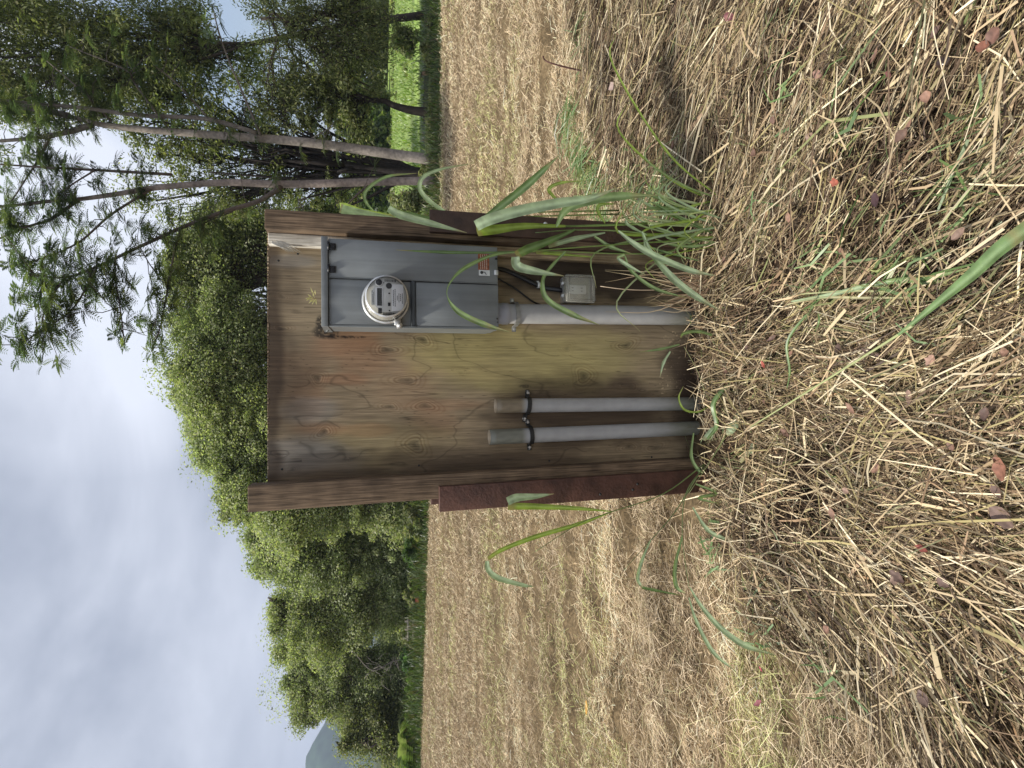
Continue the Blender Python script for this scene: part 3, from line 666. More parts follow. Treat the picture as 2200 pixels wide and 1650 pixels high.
# warning label: pictogram square and striped text block
la, lb = bl(1023, 550, .152), bl(1047, 597, .152)
x0, x1, z0, z1 = lb[0], la[0], lb[2], la[2]; xs_ = x0 + (x1 - x0) * .26
mb = MB(); mb.box(xs_, x1, -.1519, -.1509, z0, z1); lab = sub(mb, 'warning_label', M_orange, door)
mb = MB(); mb.box(x0, xs_ - .0003, -.1520, -.1509, z0 - .002, z1 - .003); sq = sub(mb, 'pictogram', M_white, door)
mb = MB()
cx, cz = (x0 + xs_) / 2, (z0 + z1) / 2
mb.lathe([(0, -.1524), (.0068, -.1524), (.0070, -.1519)], (cx + .001, 0, cz + .009), 'y', 14)
mb.tube([(cx - .007, -.1524, cz - .012), (cx - .003, -.1524, cz - .005), (cx + .001, -.1524, cz - .007), (cx + .004, -.1524, cz + .004)], .0016, 6)
sub(mb, 'pictogram_mark', M_ink, door)
mb = MB(); zz = z1 - .0095
for row in range(4):
    a0 = xs_ + .003
    while a0 < x1 - .004:
        w = .003 + .008 * rng.random(); mb.box(a0, min(a0 + w, x1 - .002), -.1523, -.1518, zz - .0026, zz); a0 += w + .0016
    zz -= .0088
sub(mb, 'label_lettering', M_lettering, door)
mb = MB(); mb.box(.2335, .2545, -.1575, -.1512, -.7245, -.708, .001); sub(mb, 'latch', M_silver, door)
mb = MB(); mb.box(.300, .309, -.1530, -.1512, -.7235, -.712, .0008); sub(mb, 'latch', M_black, door)
mb = MB()
for (aa, zz) in ((.03, -.7215), (.045, -.719)): mb.lathe([(0, -.004), (.0035, -.0035), (.004, 0)], (aa, -.1475, zz), 'y', 8)
eb(mb, 'cover_screw', M_dark)

# ---- meter (plugs into the cabinet: a thing of its own)
mp0 = (.108, -.1475 * 1.28, -.250)
meter = bthing('electricity_meter', 'round glass-covered electricity meter on the front of the gray cabinet', 'electricity meter', mp0)
def mt(mb, name, mat, par=None): return mb.build(name, mat, par or meter, mp0)
c = mp0
mb = MB(); mb.lathe([(.080, -.0005), (.092, -.001), (.0955, -.006), (.0960, -.014), (.0935, -.0205), (.0885, -.0225), (.086, -.020), (.085, -.010)], c, 'y', 64); ring = mt(mb, 'sealing_ring', M_galv)
mb = MB()
lx, lz = -.098, -.050
mb.tube([(c[0] + lx + .018, c[1] - .012, c[2] + lz + .005), (c[0] + lx - .014, c[1] - .012, c[2] + lz - .004)], .010, 12)
mb.box(c[0] + lx - .004, c[0] + lx + .022, c[1] - .028, c[1] - .003, c[2] + lz - .010, c[2] + lz + .016, .003)
mb.lathe([(0, -.040), (.008, -.040), (.0115, -.036), (.0115, -.012)], (c[0] + lx - .004, c[1], c[2] + lz - .004), 'y', 16)
mb.lathe([(0, -.0415), (.004, -.0415), (.0045, -.0395)], (c[0] + lx - .004, c[1], c[2] + lz - .004), 'y', 12)
mt(mb, 'barrel_lock', M_galv, ring)
mb = MB(); mb.lathe([(.0845, -.004), (.0838, -.05), (.0828, -.085), (.0805, -.108), (.0775, -.116)], c, 'y', 64); rim = mt(mb, 'cover_rim', M_rim)
mb = MB(); mb.lathe([(.0802, -.1075), (.0835, -.1085), (.0842, -.112), (.0815, -.1175), (.0772, -.1185)], c, 'y', 64); mt(mb, 'bezel', M_galv)
mb = MB(); mb.lathe([(.0775, -.1165), (.05, -.1225), (.02, -.1245), (.0005, -.125)], c, 'y', 64); mt(mb, 'glass_cover', M_glass)
mb = MB(); mb.lathe([(.079, -.006), (.078, -.060), (.0765, -.098), (.0765, -.104), (.0005, -.1045)], c, 'y', 64); face = mt(mb, 'face', M_face)
S = 1 / 532.
def fp(x, y): return (c[0] + (638.5 - y) * S, c[2] + (826.0 - x) * S)   # photo pixel on the face -> board-local
def fbox(mb, x0, y0, x1, y1, d0, d1, bev=0.0):
    p, q = fp(x0, y0), fp(x1, y1)
    mb.box(min(p[0], q[0]), max(p[0], q[0]), c[1] - d1, c[1] - d0, min(p[1], q[1]), max(p[1], q[1]), bev)
mb = MB(); fbox(mb, 803.5, 619.5, 819, 660, .1042, .1085, .0015); disp = mt(mb, 'display_frame', M_plate, face)
mb = MB(); fbox(mb, 806.5, 621.5, 816.5, 658.5, .108, .1092); mt(mb, 'display', M_lcd, face)
def disc(mb, x, y, r, d0, d1, seg=20):
    p = fp(x, y); mb.lathe([(0.0002, -d1), (r * .93, -d1), (r, -d1 + .0006), (r, -d0)], (p[0], c[1], p[1]), 'y', seg)
mb = MB(); disc(mb, 810.5, 609, .0125, .104, .110); mt(mb, 'optical_port', M_black, face)
mb = MB(); p = fp(810.5, 609); mb.lathe([(.0125, -.1095), (.0145, -.1095), (.015, -.104)], (p[0], c[1], p[1]), 'y', 24); mt(mb, 'port_ring', M_plate, face)
mb = MB(); disc(mb, 831, 615.5, .0118, .104, .1062)
for k in range(8):
    a = k * math.pi / 4; p = fp(831, 615.5); mb.box(-.0012, .0012, -.1068, -.106, .003, .0105, M=Matrix.Translation((p[0], c[1], p[1])) @ Matrix.Rotation(a, 4, 'Y'))
mt(mb, 'dial_mark', M_ink, face)
mb = MB(); fbox(mb, 836.5, 612, 861, 668, .1044, .1056, .0004); npl = mt(mb, 'nameplate', M_plate, face)
mb = MB(); rows = [(840, 624, 658), (843.5, 622, 659), (848, 636, 646), (851.5, 631, 650), (855, 632, 648), (858.5, 631, 653)]
for (xx, ya, yb2) in rows:
    yy = ya
    while yy < yb2:
        w = 1.2 + 3 * rng.random(); fbox(mb, xx - .75, yy, xx + .75, min(yy + w, yb2), .1056, .1059); yy += w + .7
mt(mb, 'printed_line', M_ink, npl)
mb = MB(); fbox(mb, 795, 626, 802, 657, .1044, .1054); tl = mt(mb, 'paper_label', M_white, face)
mb = MB()
for (xx, ya, yb2) in ((797, 627, 631), (797, 634, 652), (799.6, 630, 655)):
    yy = ya
    while yy < yb2: w = 1 + 2 * rng.random(); fbox(mb, xx - .5, yy, xx + .5, min(yy + w, yb2), .1054, .1057); yy += w + .6
mt(mb, 'printed_line', M_ink, tl)
mb = MB()
yy = 818.
while yy < 849: w = .5 + 1.4 * rng.random(); fbox(mb, yy, 671.5, yy + w, 680, .1044, .1051); yy += w + .6
mt(mb, 'barcode', M_ink, face)
mb = MB()
yy = 822.
while yy < 846: w = .5 + 1.2 * rng.random(); fbox(mb, yy, 602, yy + w, 607.5, .1044, .1051); yy += w + 1.1
mt(mb, 'barcode', M_ink, face)
mb = MB(); fbox(mb, 828.5, 651, 834, 658.5, .1044, .107, .0008); mt(mb, 'button', M_black, face)
mb = MB(); fbox(mb, 808.5, 663, 816, 674.5, .1044, .107, .002); mt(mb, 'latch_tab', M_black, face)
for (x, y, r) in ((831.5, 631.5, .0035), (831.5, 668, .003), (820.5, 609.5, .0022)):
    mb = MB(); disc(mb, x, y, r, .104, .1062, 12); mt(mb, 'button', M_black, face)

# ---- conduits
def conduit(name, label, pts, r, mossy, group=None, open_top=True, tan_top=None):
    p0 = pts[-1]; t = bthing(name, label, 'conduit pipe', (p0[0], 0, p0[2]), group); off = (p0[0], 0, p0[2])
    n = 40; P = np.array([np.array(pts[0]) + (np.array(pts[-1]) - np.array(pts[0])) * k / (n - 1) for k in range(n)])
    mb = MB(); V = []; Fc = []; C = []; sides = 28
    for i, q in enumerate(P):
        for k in range(sides):
            a = 2 * math.pi * k / sides; V.append((q[0] + r * math.cos(a), q[1] + r * math.sin(a), q[2]))
            moss = sstep(mossy + .26, mossy - .02, q[2]) * (.55 + .45 * vnoise(np.array(a * 4.), np.array(q[2] * 40), 7))
            col = np.array([.335, .33, .318]) * (.92 + .16 * vnoise(np.array(a * 2.), np.array(q[2] * 12), 8))
            col = col * (1 - moss) + np.array([.10, .10, .06]) * moss
            if tan_top is not None and q[2] > tan_top: col = np.array([.20, .16, .105] if r < .034 else [.17, .17, .135]) * (.8 + .4 * vnoise(np.array(a * 3.), np.array(q[2] * 30), 9))
            C.append(col)
    for i in range(n - 1):
        for k in range(sides):
            k2 = (k + 1) % sides; Fc.append((i * sides + k, (i + 1) * sides + k, (i + 1) * sides + k2, i * sides + k2))
    mb.add(V, Fc, C, True)
    if open_top:                                     # wall thickness and the hollow inside
        ri = r * .86
        for zz, rr in ((0, ri), (-.10, ri)):
            for k in range(sides): a = 2 * math.pi * k / sides; mb.V.append((P[0][0] + rr * math.cos(a), P[0][1] + rr * math.sin(a), P[0][2] + zz)); mb.C.append((.42, .33, .22) if zz == 0 else (.02, .018, .015))
        b = n * sides
        for k in range(sides):
            k2 = (k + 1) % sides; mb.Fc.append((k, k2, b + k2, b + k)); mb.Fc.append((b + k, b + k2, b + sides + k2, b + sides + k)); mb.sm += [False, True]
    mb.build('pipe', M_pvc, t, off); return t, off
bp, off = conduit('conduit_pipe', 'thick gray plastic conduit running from the cabinet down into the hay', [(.0885, -.052, -.735), (.103, -.052, -1.86)], .0455, -1.73, open_top=False)
mb = MB(); mb.lathe([(.040, -.731), (.0475, -.733), (.0475, -.772), (.0495, -.775), (.0495, -.800), (.0460, -.803)], (.0892, -.052, 0), 'z', 32, col=(.36, .36, .385)); mb.build('adapter', M_pvc, bp, off)
conduit('conduit_pipe', 'capless gray conduit nearer the cabinet, of the two thin ones, with tan upper end', [(-.331, -.033, -.742), (-.336, -.033, -1.86)], .0325, -1.72, tan_top=-.885)
conduit('conduit_pipe', 'capless gray conduit beside the left post, of the two thin ones, with mossy upper end', [(-.473, -.033, -.712), (-.456, -.033, -1.86)], .0345, -1.70, tan_top=-.885)

def clamp(label, ctr, r, yc, half, z, mat, tilt=0., group='pipe clamps'):
    t = bthing('pipe_clamp', label, 'pipe clamp', (ctr, 0, z), group); off = (ctr, 0, z); mb = MB()
    arc = [(half, -.004), (r + .008, -.006)] + [((r + .004) * math.cos(a), yc - (r + .004) * math.sin(a)) for a in np.linspace(.05, math.pi - .05, 14)] + [(-r - .008, -.006), (-half, -.004)]
    w = .0095; V = []; Fc = []
    for (a, y) in arc:
        k = 1 + (.0035 / max(r, .01))
        V += [(ctr + a, y, z - w + tilt * a), (ctr + a, y, z + w + tilt * a), (ctr + a * k, y - .004, z + w + tilt * a), (ctr + a * k, y - .004, z - w + tilt * a)]
    for i in range(len(arc) - 1):
        for k in range(4): k2 = (k + 1) % 4; Fc.append((i * 4 + k, i * 4 + k2, i * 4 + 4 + k2, i * 4 + 4 + k))
    Fc += [(0, 3, 2, 1), tuple(len(V) - 4 + k for k in range(4))]
    mb.add(V, Fc); mb.build('strap', mat, t, off)
    for s_ in (-1, 1):
        mb = MB(); a = ctr + s_ * (half - .008); zz = z + tilt * s_ * half
        mb.lathe([(0, -.0145), (.0055, -.0145), (.0062, -.0085), (.011, -.0085), (.011, -.0078)], (a, 0, zz), 'y', 8, sm=False); mb.build('screw', M_galv, t, off)
    return t
clamp('galvanised strap clamp just below the cabinet on the thick conduit', .0905, .0462, -.052, .073, -.838, M_clamp, .05)
clamp('black iron strap clamp on the tan-topped conduit', -.333, .0328, -.033, .068, -.895, M_dark, -.12)
clamp('black iron strap clamp on the mossy-topped conduit by the left post', -.468, .0348, -.033, .066, -.905, M_dark, .05)

# ---- weatherproof outlet box, cable, clip
JB = (.209, 0, -1.14)
jb = bthing('outlet_box', 'small outlet box with cloudy clear cover beside the thick conduit', 'outlet box', JB)
mb = MB(); mb.box(.150, .272, -.048, -.001, -1.208, -1.072, .006); mb.build('back_box', M_galv, jb, JB)
mb = MB(); mb.box(.152, .270, -.053, -.0485, -1.206, -1.074, .003); mb.build('gasket_plate', M_galv, jb, JB)
mb = MB(); mb.box(.190, .232, -.062, -.0535, -1.185, -1.095, .004); od = mb.build('receptacle', M_face, jb, JB)
for zz in (-1.115, -1.160):
    for da in (-.007, .007): mb = MB(); mb.box(.211 + da - .0012, .211 + da + .0012, -.0628, -.0618, zz - .005, zz + .005); mb.build('slot', M_black, od, JB)
mb = MB(); mb.box(.144, .276, -.102, -.0535, -1.216, -1.068, .010, seg=3); mb.build('clear_cover', M_poly, jb, JB)
mb = MB()
for z in (-1.085, -1.199):
    mb.tube([(.158, -.1035, z), (.262, -.1035, z)], .0016, 6)
for a in (.158, .262): mb.tube([(a, -.1035, -1.199), (a, -.1035, -1.085)], .0016, 6)
mb.tube([(.150, -.100, -1.211), (.270, -.100, -1.211), (.270, -.100, -1.073), (.150, -.100, -1.073), (.150, -.100, -1.211)], .0018, 6)
mb.build('cover_rib', M_poly, jb, JB)
for a in (.180, .238): mb = MB(); mb.box(a - .006, a + .006, -.070, -.050, -1.070, -1.060, .002); mb.build('hinge_lug', M_white, jb, JB)
cb = bthing('power_cable', 'black cable curving from the cabinet to the outlet box', 'cable', (.25, 0, -.735))
mb = MB(); P = catmull([(.300, -.04, -.728), (.296, -.022, -.80), (.268, -.014, -.88), (.240, -.014, -.945), (.222, -.014, -1.00), (.213, -.03, -1.05), (.210, -.03, -1.075)], 6)
mb.tube(P, .011, 10); mb.build('sheath', M_black, cb, (.25, 0, -.735))
mb = MB(); mb.tube(catmull([(.27, -.03, -.73), (.22, -.012, -.84), (.16, -.008, -.93), (.140, -.006, -.98)], 6), .004, 8); mb.build('ground_wire', M_black, cb, (.25, 0, -.735))
cc = bthing('cable_clip', 'small white clip holding the black cable to the plywood', 'cable clip', (.232, 0, -.962))
mb = MB(); mb.lathe([(.0125, -.006), (.0145, -.006), (.0145, .006), (.0125, .006)], (.2345, -.014, -.962), 'z', 16); mb.box(.246, .256, -.008, -.002, -.968, -.956, .002); mb.build('band', M_white, cc, (.232, 0, -.962))

# ------------------------------------------------------------------ grass plants around the board
G_DEEP, G_MID, G_PALE, G_YEL = (.13, .205, .065), (.21, .295, .115), (.36, .45, .27), (.30, .40, .07)
FRONT = np.array([0, -1., .15])
def plant(name, label, base, blades_, stems=()):
    t = thing(name, label, 'grass plant', base)
    for (pts, w, col, nr) in blades_:
        mb = MB(); mb.ribbon([p for p in pts], [q for q in w], nr, .22, col); mb.build('leaf_blade', M_grass, t, base)
    for (pts, r, col) in stems:
        mb = MB(); P = catmull(pts, 5); mb.tube(P, np.linspace(r[0], r[1], len(P)), 7, col=col); mb.build('stem', M_grass, t, base)
    return t
def px(lst, Y0, Y1=None):
    Y1 = Y0 if Y1 is None else Y1; n = len(lst)
    return [at(a, b, Y0 + (Y1 - Y0) * k / (n - 1)) for k, (a, b) in enumerate(lst)]
def wd(*w): return [v / F * 2.12 for v in w]        # widths given in photo pixels at the board's distance
b0 = gnd(1545, 486); b0[2] = float(hgt(b0[0], b0[1]))
SIDE = np.array([.5, -.8, .3])
TOPN = np.array([0, -.35, .95])
bl1 = [
 (px([(1195, 487), (1215, 452), (1262, 431), (1335, 422), (1412, 420)], 2.36, 2.28), wd(6, 20, 27, 22, 1), G_MID, FRONT),
 (px([(1215, 486), (1130, 486), (1060, 494), (1024, 497)], 2.42, 2.34), wd(6, 16, 24, 26), G_YEL, FRONT),
 (px([(1023, 486), (1050, 473), (1110, 455), (1200, 437), (1265, 427), (1325, 404)], 2.33, 2.25), wd(26, 27, 27, 25, 17, 1), G_PALE, FRONT),
 (px([(1046, 466), (1080, 440), (1130, 400), (1165, 368), (1203, 332)], 2.48, 2.40), wd(14, 20, 20, 15, 1), G_DEEP, FRONT),
 (px([(1236, 493), (1180, 518), (1135, 535), (1109, 549)], 2.40, 2.34), wd(5, 17, 22, 20), G_DEEP, FRONT),
 (px([(1107, 552), (1112, 572), (1150, 583), (1212, 593)], 2.34, 2.32), wd(20, 24, 18, 1), G_PALE, FRONT),
 (px([(1215, 540), (1185, 572), (1166, 603), (1175, 643), (1228, 675), (1288, 698)], 2.38, 2.30), wd(6, 8, 9, 14, 15, 1), G_MID, FRONT),
 (px([(1328, 496), (1365, 526), (1407, 550), (1480, 580), (1540, 593)], 2.36, 2.28), wd(5, 15, 18, 16, 1), G_PALE, FRONT),
 (px([(1379, 498), (1400, 545), (1445, 598), (1495, 637), (1548, 668)], 2.36, 2.30), wd(6, 13, 20, 18, 1), G_PALE, FRONT),
 (px([(1342, 547), (1328, 555), (1351, 572), (1388, 591)], 2.40, 2.36), wd(6, 9, 11, 1), G_PALE, FRONT),
 (px([(1342, 549), (1356, 582), (1407, 620), (1480, 641)], 2.40, 2.36), wd(4, 9, 10, 1), G_MID, FRONT),
 (px([(1300, 500), (1235, 513), (1178, 529)], 2.42, 2.40), wd(4, 13, 12), G_PALE, FRONT),
 (px([(1270, 552), (1200, 546), (1152, 543)], 2.42, 2.40), wd(3, 8, 7), G_YEL, FRONT),
 (px([(1277, 508), (1313, 531), (1358, 545)], 2.40, 2.38), wd(6, 11, 1), G_MID, FRONT),
 (px([(1540, 462), (1480, 452), (1420, 447), (1370, 452)], 2.46, 2.44), wd(5, 12, 11, 1), G_MID, FRONT),
 (px([(1500, 470), (1450, 440), (1400, 420), (1378, 403)], 2.46, 2.5), wd(5, 9, 9, 1), G_MID, FRONT),
 (px([(1530, 500), (1470, 475), (1420, 445), (1390, 430)], 2.40, 2.44), wd(6, 10, 8, 1), G_DEEP, FRONT),
 (px([(1300, 480), (1285, 455), (1290, 440), (1330, 438)], 2.44, 2.42), wd(3, 9, 9, 1), G_YEL, FRONT),
 (px([(1210, 440), (1185, 418), (1180, 405), (1205, 393), (1260, 388)], 2.50, 2.46), wd(4, 9, 10, 8, 1), G_YEL, FRONT),
 (px([(1390, 505), (1360, 490), (1345, 478), (1350, 462)], 2.42, 2.42), wd(3, 8, 8, 1), G_PALE, FRONT),
 (px([(1500, 560), (1440, 545), (1390, 530), (1350, 520)], 2.40, 2.46), wd(3, 7, 6, 1), G_DEEP, FRONT),
 (px([(1545, 520), (1490, 530), (1440, 525), (1400, 510)], 2.40, 2.44), wd(3, 9, 8, 1), G_MID, FRONT),
]
st1 = [(px([(1552, 486), (1500, 484), (1440, 482), (1395, 480)], 2.44), (.0105, .007), (.40, .47, .26)),
       (px([(1395, 480), (1290, 484), (1215, 486), (1120, 487)], 2.44), (.006, .003), (.20, .28, .09)),
       (px([(1548, 495), (1440, 505), (1330, 496), (1236, 494), (1150, 500)], 2.46), (.0045, .002), (.22, .29, .11)),
       (px([(1548, 500), (1440, 540), (1345, 545), (1215, 541), (1110, 541)], 2.44, 2.40), (.004, .002), (.20, .27, .09)),
       (px([(1540, 505), (1470, 475), (1400, 455), (1330, 470)], 2.44, 2.5), (.004, .002), (.18, .24, .07))]
plant('tall_grass', 'tall broad-bladed green grass clump standing in front of the right post', b0, bl1, st1)
bl2 = [
 (px([(845, 467), (790, 460), (745, 452), (731, 448)], 2.80), wd(3, 18, 24, 26), G_PALE, FRONT),
 (px([(731, 446), (745, 445), (775, 452), (860, 466)], 2.84, 2.80), wd(26, 20, 12, 4), G_YEL, FRONT),
 (px([(803, 455), (785, 432), (788, 408), (830, 380), (895, 372)], 2.84), wd(5, 9, 10, 9, 1), G_MID, FRONT),
 (px([(955, 455), (920, 430), (902, 405), (910, 380), (950, 363), (1010, 352)], 2.80), wd(10, 14, 12, 12, 8, 1), G_PALE, FRONT),
 (px([(930, 470), (885, 460), (850, 455), (836, 450)], 2.78), wd(4, 10, 12, 14), G_DEEP, FRONT),
 (px([(834, 448), (862, 463), (925, 480), (1003, 500)], 2.40), wd(16, 19, 16, 1), G_PALE, FRONT),
]
b1_ = at(1330, 455, 2.8); b1_[2] = float(hgt(b1_[0], b1_[1]))
plant('tall_grass', 'green grass with curling blades rising behind the right post', b1_, bl2, [(px([(1330, 452), (1100, 458), (930, 470)], 2.80), (.004, .002), (.18, .26, .08)), (px([(1330, 460), (1080, 466), (850, 466)], 2.80), (.004, .002), (.18, .26, .08))])
bl3 = [(px([(1120, 541), (1060, 548), (1000, 575), (968, 606), (961, 636), (985, 670), (1040, 697), (1094, 713)], 2.36, 2.26), wd(3, 7, 10, 4, 1.5, 13, 14, 1), (.22, .31, .11), FRONT),
       (px([(1125, 540), (1040, 543), (950, 542), (850, 537)], 2.38), wd(3, 6, 9, 1), G_DEEP, np.array([.2, -.9, .4]))]
b2_ = at(1540, 512, 2.42); b2_[2] = float(hgt(b2_[0], b2_[1]))
plant('tall_grass', 'slender grass stalk with one long arching blade drooping over the cabinet', b2_, bl3, [(px([(1545, 512), (1330, 525), (1120, 541)], 2.40, 2.38), (.004, .0022), (.20, .28, .08))])

bl6 = []; r2 = np.random.default_rng(21)
for k in range(30):
    fx, fy = 1545 + r2.uniform(-15, 12), r2.uniform(415, 535); ln_ = r2.uniform(60, 230) * (1.25 if k < 14 else .8); dy_ = r2.normal(0, .42)
    ex_, ey_ = fx - ln_, fy + dy_ * ln_; dr = r2.uniform(.0, .35) * ln_; Yb = r2.uniform(2.34, 2.52)
    pts = [(fx, fy), (fx - ln_ * .5, fy + dy_ * ln_ * .35), (ex_, ey_), (ex_ + dr, ey_ + np.sign(dy_) * (.25 * ln_ + 8))]
    w_ = r2.uniform(3, 9); bl6.append((px(pts, Yb, Yb + r2.uniform(-.12, .05)), wd(w_ * .6, w_, w_ * .8, 1), [(.27, .35, .14), G_PALE, (.42, .46, .25), G_YEL][r2.integers(0, 4)], FRONT))
plant('grass_tuft', 'dense tuft of mixed green blades at the very foot of the right post', gnd(1548, 470, .03), bl6)
b3_ = gnd(1508, 1000); b3_[2] = float(hgt(b3_[0], b3_[1]))
YL = 2.36
bl4 = [
 (px([(1313, 1100), (1245, 1125), (1150, 1153), (1080, 1180), (1048, 1200)], YL, 2.28), wd(3, 10, 12, 10, 9), G_YEL, FRONT),
 (px([(1046, 1205), (1050, 1225), (1072, 1242), (1125, 1257), (1148, 1260)], 2.28), wd(9, 13, 14, 9, 1), G_PALE, FRONT),
 (px([(1316, 1099), (1240, 1092), (1150, 1088), (1091, 1087)], YL, 2.30), wd(2, 10, 15, 18), G_YEL, FRONT),
 (px([(1090, 1077), (1110, 1069), (1150, 1066), (1190, 1061)], 2.29), wd(20, 20, 13, 1), G_PALE, FRONT),
 (px([(1398, 1160), (1379, 1204), (1370, 1243), (1380, 1262)], 2.30, 2.24), wd(3, 9, 9, 6), G_PALE, FRONT),
 (px([(1380, 1262), (1408, 1268), (1473, 1281)], 2.24), wd(7, 7, 1), G_DEEP, FRONT),
 (px([(1466, 1150), (1450, 1218), (1453, 1260), (1472, 1274)], 2.24, 2.16), wd(4, 10, 10, 4), G_MID, FRONT),
 (px([(1482, 1262), (1505, 1300), (1545, 1346), (1600, 1386), (1682, 1412)], 2.16, 2.05), wd(3, 9, 13, 14, 1), G_PALE, FRONT),
 (px([(1480, 1284), (1496, 1335), (1532, 1401), (1582, 1443)], 2.14, 2.06), wd(3, 8, 10, 1), G_PALE, FRONT),
 (px([(1488, 1090), (1518, 1136), (1550, 1155), (1582, 1163)], 2.36, 2.30), wd(4, 11, 10, 1), G_PALE, FRONT),
 (px([(1495, 1040), (1540, 1060), (1500, 1070), (1560, 1085)], 2.40, 2.36), wd(4, 10, 8, 1), G_MID, FRONT),
]
st4 = [(px([(1512, 998), (1425, 1061), (1313, 1100), (1245, 1125), (1150, 1185)], 2.40, 2.30), (.003, .0012), (.20, .26, .09)),
       (px([(1514, 998), (1450, 1100), (1395, 1164), (1340, 1225)], 2.40, 2.28), (.003, .001), (.19, .24, .10)),
       (px([(1514, 1002), (1474, 1060), (1466, 1150), (1480, 1262)], 2.40, 2.16), (.003, .0012), (.19, .24, .10))]
plant('tall_grass', 'thin sprawling grass stalks leaning out past the left post', b3_, bl4, st4)
bl5 = [(px([(1520, 943), (1540, 915), (1533, 868), (1560, 832), (1585, 815)], 2.34, 2.28), wd(6, 13, 15, 13, 11), G_DEEP, TOPN),
       (px([(1585, 814), (1570, 812), (1552, 818)], 2.28), wd(11, 8, 1), G_PALE, TOPN),
       (px([(1612, 808), (1608, 830), (1595, 885), (1572, 922), (1562, 935)], 2.20, 2.26), wd(2, 12, 24, 26, 8), G_PALE, TOPN),
       (px([(1545, 912), (1530, 925), (1512, 946)], 2.36), wd(3, 16, 14), G_PALE, TOPN),
       (px([(1615, 925), (1622, 948), (1610, 968), (1575, 980)], 2.18, 2.22), wd(10, 15, 14, 1), G_DEEP, TOPN),
       (px([(1760, 847), (1715, 890), (1650, 930), (1590, 993)], 1.95, 2.2), wd(5, 17, 25, 10), G_PALE, TOPN),
       (px([(1527, 870), (1500, 885), (1470, 880), (1458, 855), (1468, 830)], 2.42), wd(3, 5, 6, 5, 1), G_YEL, FRONT),
       (px([(1490, 930), (1485, 980), (1500, 1010), (1510, 1015)], 2.42, 2.38), wd(4, 9, 9, 2), G_MID, FRONT),
       (px([(1530, 720), (1500, 712), (1470, 716), (1462, 725)], 2.36, 2.32), wd(6, 9, 8, 4), G_MID, FRONT),
       (px([(1460, 740), (1420, 750), (1375, 756)], 2.42), wd(4, 8, 1), G_MID, FRONT),
       (px([(1440, 755), (1425, 780), (1418, 810)], 2.42), wd(4, 9, 1), G_PALE, FRONT)]
b4_ = gnd(1560, 930); b4_[2] = float(hgt(b4_[0], b4_[1]))
plant('grass_seedling', 'short broad green blades sprouting at the foot of the thin conduits', b4_, bl5, [(px([(1525, 860), (1515, 845), (1500, 800), (1470, 745)], 2.42), (.002, .001), (.3, .3, .14)), (px([(1560, 935), (1530, 985), (1480, 1060)], 2.3, 2.36), (.003, .001), (.2, .24, .09))])
# long cut stalk lying across the foreground hay
def onhay(lst, lift): 
    r = []
    for k, (a, b) in enumerate(lst):
        l_ = lift[k] if not np.isscalar(lift) else lift; g = gnd(a, b, .08 + l_); r.append(g)
    return r
stp = onhay([(1613, 917), (1750, 832), (1900, 738), (1960, 700)], [.05, .09, .11, .14])
t = thing('cut_grass_stalk', 'long pale green stalk with a broad blade lying across the hay', 'grass stalk', stp[0])
mb = MB(); P = catmull(stp, 6); mb.tube(P, np.linspace(.0026, .0044, len(P)), 8, col=(.46, .48, .25)); mb.build('stem', M_grass, t, stp[0])
mb = MB(); mb.ribbon(onhay([(1930, 720), (2010, 655), (2090, 590), (2150, 535), (2240, 470)], [.13, .16, .19, .22, .26]), [.008, .018, .029, .033, .034], TOPN, .35, (.16, .25, .10)); mb.build('leaf_blade', M_grass, t, stp[0])
mb = MB(); mb.ribbon(onhay([(1690, 838), (1697, 797), (1692, 735), (1730, 680), (1745, 672)], [.01, .04, .07, .05, .03]), [.002, .009, .012, .009, .004], TOPN, .3, G_DEEP); mb.build('leaf_blade', M_grass, t, stp[0])
mb = MB(); mb.ribbon(onhay([(1752, 712), (1760, 690), (1757, 668)], [.03, .05, .03]), [.001, .009, .004], TOPN, .3, G_DEEP); mb.build('leaf_blade', M_grass, t, stp[0])
bp_ = onhay([(1700, 640), (1800, 626), (1920, 605), (2080, 575)], .03)
t = thing('cut_grass_stalk', 'flattened pale leafy stalk half sunk in the hay beside the broad blade', 'grass stalk', bp_[0])
for (l, w, c_) in (([(1700, 648), (1790, 632), (1880, 610), (1950, 604)], .014, G_PALE), ([(1850, 618), (1920, 604), (1990, 598), (2100, 572)], .016, G_MID), ([(1720, 632), (1830, 625), (1960, 630)], .008, (.42, .42, .22)), ([(1690, 655), (1760, 640), (1860, 640), (2010, 640)], .009, (.45, .42, .24))):
    mb = MB(); mb.ribbon(onhay(l, .035), [w * .4, w, w, .001], TOPN, .2, c_); mb.build('leaf_blade', M_grass, t, bp_[0])
q0 = gnd(1290, 156); q1 = at(1170, 128, q0[1] + .05)
t = thing('dry_stalk', 'thin dark dead stalk sticking up from the hay ridge', 'dead stalk', q0)
mb = MB(); mb.tube(catmull([q0, at(1240, 150, q0[1]), at(1185, 136, q0[1]), q1, at(1167, 122, q0[1])], 4), [.006] * 8 + [.005] * 8 + [.007], 6, col=(.10, .05, .04)); mb.build('stem', M_bark, t, q0)
